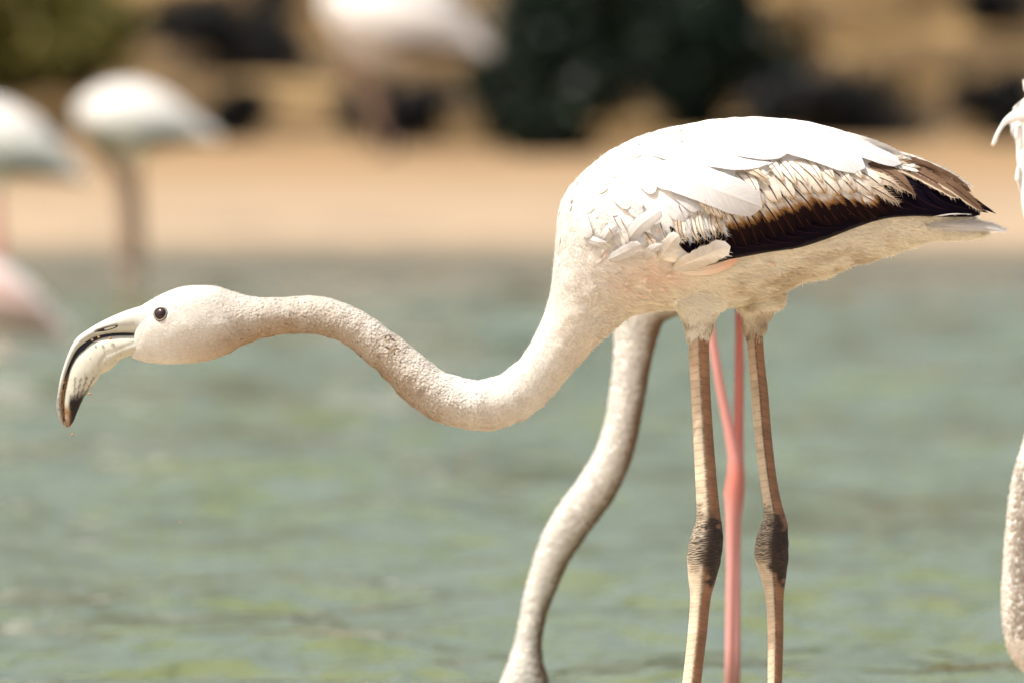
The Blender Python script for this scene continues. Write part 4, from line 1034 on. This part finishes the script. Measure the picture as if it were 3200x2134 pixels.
legA = tube([p(1630,690,Y2-.04), p(1634,770,Y2-.035), p(1652,880,Y2-.02), p(1672,980,Y2-.012), p(1686,1050,Y2-.008), p(1688,1090,Y2-.006), p(1683,1130,Y2-.006), p(1680,1175,Y2-.006), p(1679,1300,Y2-.004), p(1676,1480,Y2), (F(1673,1640,Y2).x, Y2, -.03)],
            np.array([10,10.5,12,12.5,16,21,23,16,12.5,12.5,14]) * U * 1.1 * .9, 20)
legB = tube([p(1697,670,Y2+.04), p(1698,760,Y2+.04), p(1697,880,Y2+.04), p(1695,1000,Y2+.03), p(1694,1050,Y2+.03), p(1694,1095,Y2+.03), p(1692,1140,Y2+.03), p(1690,1190,Y2+.03), p(1690,1300,Y2+.03), p(1690,1480,Y2+.03), (F(1690,1640,Y2).x, Y2+.03, -.03)],
            np.array([10,11,12,13,15,18,19,13,11,11,12]) * U * 1.1 * .9, 20)
for (vv, ff), yy, xx in ((legA, Y2, 1673), (legB, Y2 + .03, 1690)):
    vv, ff = vv, ff
    q = inv(vv[:, 0] * 14.2 / (14.2 + yy), vv[:, 2])[0]; nl = np.arange(len(vv)) // 20; nr_ = len(vv) // 20 - 1
    knee = np.exp(-((nl - 5.3) / 1.3) ** 2)[:, None]; top_shade = ((yy > Y2) * (1 - sstep(3.2, 4.4, nl)))[:, None] * .75  # body's shadow on the far leg's top, painted as dark red
    c = np.array([.72, .34, .32]) * (1 - knee) + np.array([.62, .20, .16]) * knee; c = c * (1 - top_shade) + np.array([.50, .13, .10]) * top_shade
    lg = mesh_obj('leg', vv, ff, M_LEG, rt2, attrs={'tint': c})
    a, b = foot(F(xx, 1640, Y2).x, yy, -.04); mesh_obj('foot', a, b, M_PINK, lg)

# ---- flamingo cut by the right edge of the picture
Y3 = 0.75
def N_(x, y): return (x * 2351 / 3200, y * 2351 / 3200)
def nsec(rows): return [(*N_(a, b), *N_(c, d), w_) for a, b, c, d, w_ in rows]
rt3 = empty('flamingo', (W3(3420, 2300, Y3).x, Y3, 0.0), 'flamingo mostly outside the picture at the right edge, long white plume hanging from its back', 'flamingo', 'wading flamingos')
nk3 = nsec([(3330,700,3560,740,80),(3300,850,3470,900,62),(3275,1050,3400,1090,50),(3235,1250,3345,1285,44),(3196,1390,3300,1425,41),(3163,1500,3270,1530,40),(3147,1620,3250,1640,40),(3138,1740,3240,1755,41),(3131,1850,3240,1860,43),(3135,1950,3255,1920,45),(3153,2035,3275,1960,46),(3195,2095,3310,1985,46),(3260,2135,3340,2010,44),(3360,2150,3380,2030,42),(3450,2170,3450,2050,50),(3530,2200,3540,2090,40)])
v3, f3, _, _ = outline_loft(nk3, 120, 36, Y3)
bd3s = nsec([(3250,640,3260,700,30),(3200,540,3290,800,80),(3178,400,3380,880,130),(3200,320,3480,900,155),(3290,270,3600,860,160),(3420,262,3720,800,140),(3560,290,3830,720,100),(3700,380,3900,660,60),(3850,500,3960,600,20)])
vb3, fb3, _, _ = outline_loft(bd3s, 60, 36, Y3)
vt, ft = join([(v3, f3), (vb3, fb3)])
n1 = vnoise(vt, 35, 81); bd3 = mesh_obj('body', vt, ft, M_SKIN, rt3, attrs={'tint': np.tile((.76, .72, .65), (len(vt), 1)) * (.8 + .3 * n1)[:, None]})
P, n_ = tri_sample(v3, f3, 14000); n1 = vnoise(P, 60, 82); n2 = vnoise(P, 18, 83); fl = np.tile((.1, 0, .95), (len(P), 1)) + rng.normal(0, .2, (len(P), 3))
zc = W3(3200, 1700, Y3).z; dirt3 = sstep(.35, .65, n1 * .6 + n2 * .5)[:, None] * (P[:, 2] > W3(3200, 2000, Y3).z)[:, None] * (P[:, 2] < W3(3200, 1450, Y3).z)[:, None] * sstep(W3(3140,0,Y3).x, W3(3175,0,Y3).x, P[:, 0])[:, None]
tn = np.array([.80, .77, .72]) * (1 - .6 * dirt3) + np.array([.25, .20, .14]) * .6 * dirt3
L = .006 * (.7 + .6 * rng.random(len(P))); tufts(P, n_, fl, L, L * .6, L * .4 * rng.random(len(P)), tn, 'neck_plumage', bd3)
simple_feathers(vb3, fb3, bd3, 3500, .028, flow=(-.1, 0, -.9))
# hanging plume and the chest feathers beside it
def plume(rows, Yc, parent, name='plume', mat=None, n=40):
    v_, f_, _, _ = outline_loft(nsec(rows), n, 20, Yc); 
    return mesh_obj(name, v_, f_, mat or M_WHITEP, parent)
wg3 = plume([(3240,300,3330,430,16),(3300,330,3330,640,30),(3380,350,3400,760,36),(3500,380,3520,720,34),(3640,430,3650,660,24),(3800,520,3810,600,10)], Y3 - .085, rt3, 'wing')
plume([(3268,300,3290,400,8),(3215,318,3240,390,7),(3178,340,3200,384,6),(3152,358,3172,384,5),(3135,376,3150,388,4),(3122,398,3134,402,3.5),(3110,420,3122,424,3),(3102,440,3114,446,2.5),(3097,454,3104,458,1.2)], Y3 - .09, wg3)
plume([(3196,250,3230,262,6),(3197,270,3225,275,6),(3200,285,3222,290,5),(3210,300,3220,302,2)], Y3 - .08, wg3)
for i, (x0, x1, ya, yb) in enumerate(((3176,3196,400,560),(3184,3210,470,640),(3172,3188,520,600),(3192,3225,540,700),(3170,3184,380,470))):
    plume([(x0 + 6, ya, x1, ya, 4), (x0, (ya + yb) / 2, x1, (ya + yb) / 2, 5), (x0 + 6, yb - 30, x1 - 3, yb - 30, 4), (x0 + 14, yb, x0 + 17, yb, 1)], Y3 - .085 - .004 * i, bd3, 'feather', M_WHITEP, 24)
wg4 = plume([(3240,300,3330,430,16),(3300,330,3330,640,30),(3380,350,3400,760,36),(3500,380,3520,720,34),(3640,430,3650,660,24),(3800,520,3810,600,10)], Y3 + .085, rt3, 'wing')
for a in (wg3, wg4):
    dy = (Y3 - .1) if a is wg3 else (Y3 + .1)
    v_, f_, _, _ = outline_loft(nsec([(3450,700,3455,760,14),(3600,640,3610,720,14),(3800,590,3810,640,10),(3930,600,3935,612,3)]), 24, 14, dy); mesh_obj('flight_feathers', v_, f_, M_BLACKP, a)
for yo, xx in ((-.04, 3470), (.04, 3530)):
    q = [tuple(W3(xx, 840, Y3 + yo)), tuple(W3(xx + 5, 1100, Y3 + yo)), tuple(W3(xx + 12, 1550, Y3 + yo)), tuple(W3(xx + 2, 1900, Y3 + yo)), (W3(xx, 2200, Y3).x, Y3 + yo, .005)]
    v_, f_ = tube(q, [.022, .010, .016, .009, .010], 16); lg = mesh_obj('leg', v_, f_, M_PINK, rt3)
    a, b = foot(q[-1][0], Y3 + yo, .004); mesh_obj('foot', a, b, M_PINK, lg)
vk, fk, _, _ = outline_loft(nsec([(3520,2205,3535,2095,16),(3580,2225,3600,2120,15),(3620,2262,3650,2180,12),(3625,2300,3655,2240,7)]), 20, 18, Y3); mesh_obj('beak', vk, fk, M_BKF, rt3)
for sd in (-1, 1):
    q = W3(3500, 2110, Y3); grain('eye', (q.x, Y3 + sd * .022, q.z), .006, rt3, 4, M_EYE)

# ---- the distant birds
feed = [(-.05, .0), (-.09, -.10), (-.08, -.22), (-.05, -.34), (-.02, -.44), (.0, -.52)]
far_bird(420, 392, 41.5, .86, -1, 'far white flamingo feeding at the left, dark legs and lowered neck in one column', [(.03, -.03), (.09, -.12), (.16, -.20), (.19, -.32), (.20, -.42), (.20, -.50)], zfoot=-.10, legmat=M_DKLEG, tilt=3, fat=1.2, nfat=1.15, neckmat=M_DKLEG)
far_bird(-5, 462, 40.0, .92, -1, 'far white flamingo cut by the left edge, its tail pointing right over faint pink legs', feed, zfoot=-.10, tilt=13, fat=1.15)
far_bird(-50, 945, 36.0, .86, -1, 'pinkish white flamingo lying low on the water, cut by the left edge', [(-.03, .02), (-.06, .10), (-.05, .20), (-.02, .30), (-.05, .36), (-.10, .37)], legs=False, zfoot=-.1, tilt=16, pink=True, wingblack=False)
far_bird(1225, 84, 57.0, 1.42, -1, 'large white flamingo high on the bank beside the dark bush, tail drooping to the right', [(.04, -.02), (.08, -.06), (.10, -.12), (.13, -.18), (.16, -.22), (.18, -.26)], tilt=9, legmat=M_BLACKP, wingblack=True, fat=1.65, nfat=1.2, neckmat=M_DKLEG)

# ================================================================ BANK: shrubs, boulders, grass
def m_leaf(name, c1, c2):
    k = N(name); a = k.n('Attribute', attribute_name='fuv'); sx = k.n('SeparateXYZ'); k.l(a.outputs['Vector'], sx.inputs[0])
    return k.bsdf(k.ramp(sx.outputs[2], [(0.0, c1), (1.0, c2)]), .55, None, .25, transl=.15)
ML = {'dark': m_leaf('dark_leaves', (.002, .006, .006), (.013, .032, .015)), 'olive': m_leaf('olive_leaves', (.09, .085, .015), (.19, .165, .04)),
      'dry': m_leaf('dry_leaves', (.16, .10, .04), (.34, .23, .10)), 'deep': m_leaf('deep_leaves', (.003, .004, .006), (.011, .012, .010)), 'grey': m_leaf('grey_leaves', (.16, .15, .10), (.36, .33, .26))}
M_BARK = m_plain('bark', (.05, .035, .022), (.12, .09, .06), 40, .9, .1)
def shrub(px, pyb, dist, w_px, h_px, kind, label, name='shrub', n=3200, leaf=.035, group='shrubs on the bank', lob=7, seed=0):
    rg = np.random.default_rng(100 + seed); Y = dist + CAM_Y; k = dist / FPX; c = W3(px, pyb, Y)
    z0 = float(terrain_z(np.array([c.x]), np.array([Y]))[0]); Wm, Hm = w_px * k / 2, h_px * k
    base = np.array([c.x, Y, z0 - .02]); rt = empty(name, tuple(base), label, 'shrub', group)
    ztop = c.z + Hm
    cen = []
    for i in range(lob):
        a = rg.random() * 2 * math.pi; rr = rg.random() ** .5
        cen.append((c.x + math.cos(a) * rr * Wm * .62, Y + math.sin(a) * rr * Wm * .5, z0 + (ztop - z0) * (.18 + .62 * rg.random()), (.20 + .32 * rg.random()) * Wm, (.16 + .22 * rg.random()) * (ztop - z0)))
    cen = np.array(cen)
    limbs = []
    for q in cen:
        m_ = (base + q[:3]) / 2 + rg.normal(0, .04, 3)
        limbs.append(tube([tuple(base), tuple(m_), tuple(q[:3])], [.022, .014, .005], 7))
    v_, f_ = join(limbs); mesh_obj('stem', v_, f_, M_BARK, rt)
    idx = rg.integers(0, lob, n); dv = rg.normal(0, 1, (n, 3)); dv /= np.linalg.norm(dv, axis=1)[:, None]
    rad = rg.random(n) ** .45
    P = cen[idx, :3] + dv * rad[:, None] * np.stack([cen[idx, 3], cen[idx, 3], cen[idx, 4]], 1) * (1 + .25 * rg.normal(0, 1, (n, 1)))
    P[:, 2] = np.maximum(P[:, 2], z0 + .02)
    d1 = rg.normal(0, 1, (n, 3)); d1 /= np.linalg.norm(d1, axis=1)[:, None]; d2 = np.cross(d1, rg.normal(0, 1, (n, 3))); d2 /= np.linalg.norm(d2, axis=1)[:, None]
    s = leaf * (.6 + .8 * rg.random(n))[:, None]
    V = np.stack([P - d1 * s, P + d2 * s * .45 , P + d1 * s, P - d2 * s * .45], 1).reshape(-1, 3)
    Fc = np.arange(4 * n).reshape(-1, 4); r3 = np.repeat(rg.random(n), 4)
    o = mesh_obj('foliage', V, Fc, ML[kind], rt, smooth=False, attrs={'fuv': np.stack([0 * r3, 0 * r3, r3], 1)}); tag(o, kind='stuff')
    return rt
shrub(1790, 440, 57.2, 470, 640, 'dark', 'tall dark green bush standing on the sand edge right behind the pale back', n=13000, lob=18, seed=1, leaf=.045)
shrub(2200, 335, 60.0, 640, 540, 'dark', 'dark green bush leaning right of the tallest bush', n=8000, lob=14, seed=2, leaf=.045)
shrub(1600, 400, 58.6, 300, 380, 'dark', 'low dark bush left of the tallest bush under the high white bird', n=4500, lob=8, seed=3)
shrub(1240, 410, 58.8, 480, 190, 'deep', 'low blackish shrub directly below the high white bird', n=int(.55*4000), lob=8, seed=4)
shrub(765, 420, 58.8, 290, 170, 'deep', 'small round blackish shrub right of the far feeding bird', n=int(.55*3000), lob=6, seed=5)
shrub(110, 235, 62.0, 640, 420, 'olive', 'big olive yellow bush in the upper left corner', n=12000, lob=14, seed=6, leaf=.05)
shrub(720, 75, 64.0, 720, 200, 'deep', 'dark shrub along the top edge above the golden slope', n=int(.55*5000), lob=9, seed=7)
shrub(2600, 345, 58.9, 700, 120, 'deep', 'long low dark shrub at the foot of the golden slope', n=int(.55*4500), lob=12, seed=8)
shrub(3110, 320, 58.9, 360, 100, 'deep', 'low dark shrub at the slope foot near the right edge', n=int(.55*2600), lob=7, seed=9)
shrub(3130, 150, 66.0, 330, 220, 'deep', 'dark round bush in the upper right corner', n=int(.55*4500), lob=8, seed=10)
shrub(2400, 330, 61, 420, 330, 'dry', 'dry brown shrub between the dark bush and the bright golden patch', n=3500, lob=8, seed=11)
shrub(1620, 60, 58.8, 220, 150, 'grey', 'pale grey twiggy shrub beside the high white bird', n=2500, lob=6, seed=12)
shrub(2700, 60, 70.0, 800, 200, 'dry', 'brown dry brush along the top edge on the slope', n=4500, lob=10, seed=13)
shrub(200, 330, 60.5, 420, 60, 'dry', 'strip of dry brown brush below the olive bush', n=2500, lob=9, seed=14)

# dry grass tufts scattered over the bank: uncountable
n = 26000; gx = rng.uniform(-5, 5, n); gy = 45 + 22 * rng.random(n) ** 1.3
keep = vnoise(np.stack([gx, gy, 0 * gx], 1), .8, 91) > .47; gx, gy = gx[keep], gy[keep]; n = len(gx)
gz = terrain_z(gx, gy); hh = .05 + .13 * rng.random(n); aa = rng.random(n) * 6.28; ln = rng.normal(0, .035, (n, 2))
P = np.stack([gx, gy, gz - .01], 1); sdv = np.stack([np.cos(aa), np.sin(aa), 0 * aa], 1) * .006
V = np.stack([P - sdv, P + sdv, P + sdv * .6 + np.stack([ln[:, 0] * .4, ln[:, 1] * .4, hh * .6], 1), P + np.stack([ln[:, 0], ln[:, 1], hh], 1)], 1).reshape(-1, 3)
M_GRASS = m_plain('dry_grass', (.13, .08, .028), (.38, .26, .105), 2.0, .8, .1, .2)
tag(mesh_obj('dry_grass', V, np.arange(4 * n).reshape(-1, 4), M_GRASS, smooth=False), 'golden dry grass growing over the brown slope behind the beach', 'grass', kind='stuff')

# specks thrown up by the bird, in mid air
for i, (x, y, r_, lb) in enumerate(((280, 1231, 5.5, 'brown seed hanging in the air just right of the black bill tip'), (227, 1357, 5, 'tiny tan crumb falling below the bill tip'),
                                    (563, 1631, 4, 'reddish brown speck in mid air low over the water'), (288, 1864, 3, 'smallest brown speck near the lower left corner'))):
    p_ = W3(x, y, -.01); g = grain('grain', (0, 0, 0), r_ * .0004 * .95, None, 5 + i); g.location = p_
    tag(g, lb, 'seed', 'specks falling from the bill')
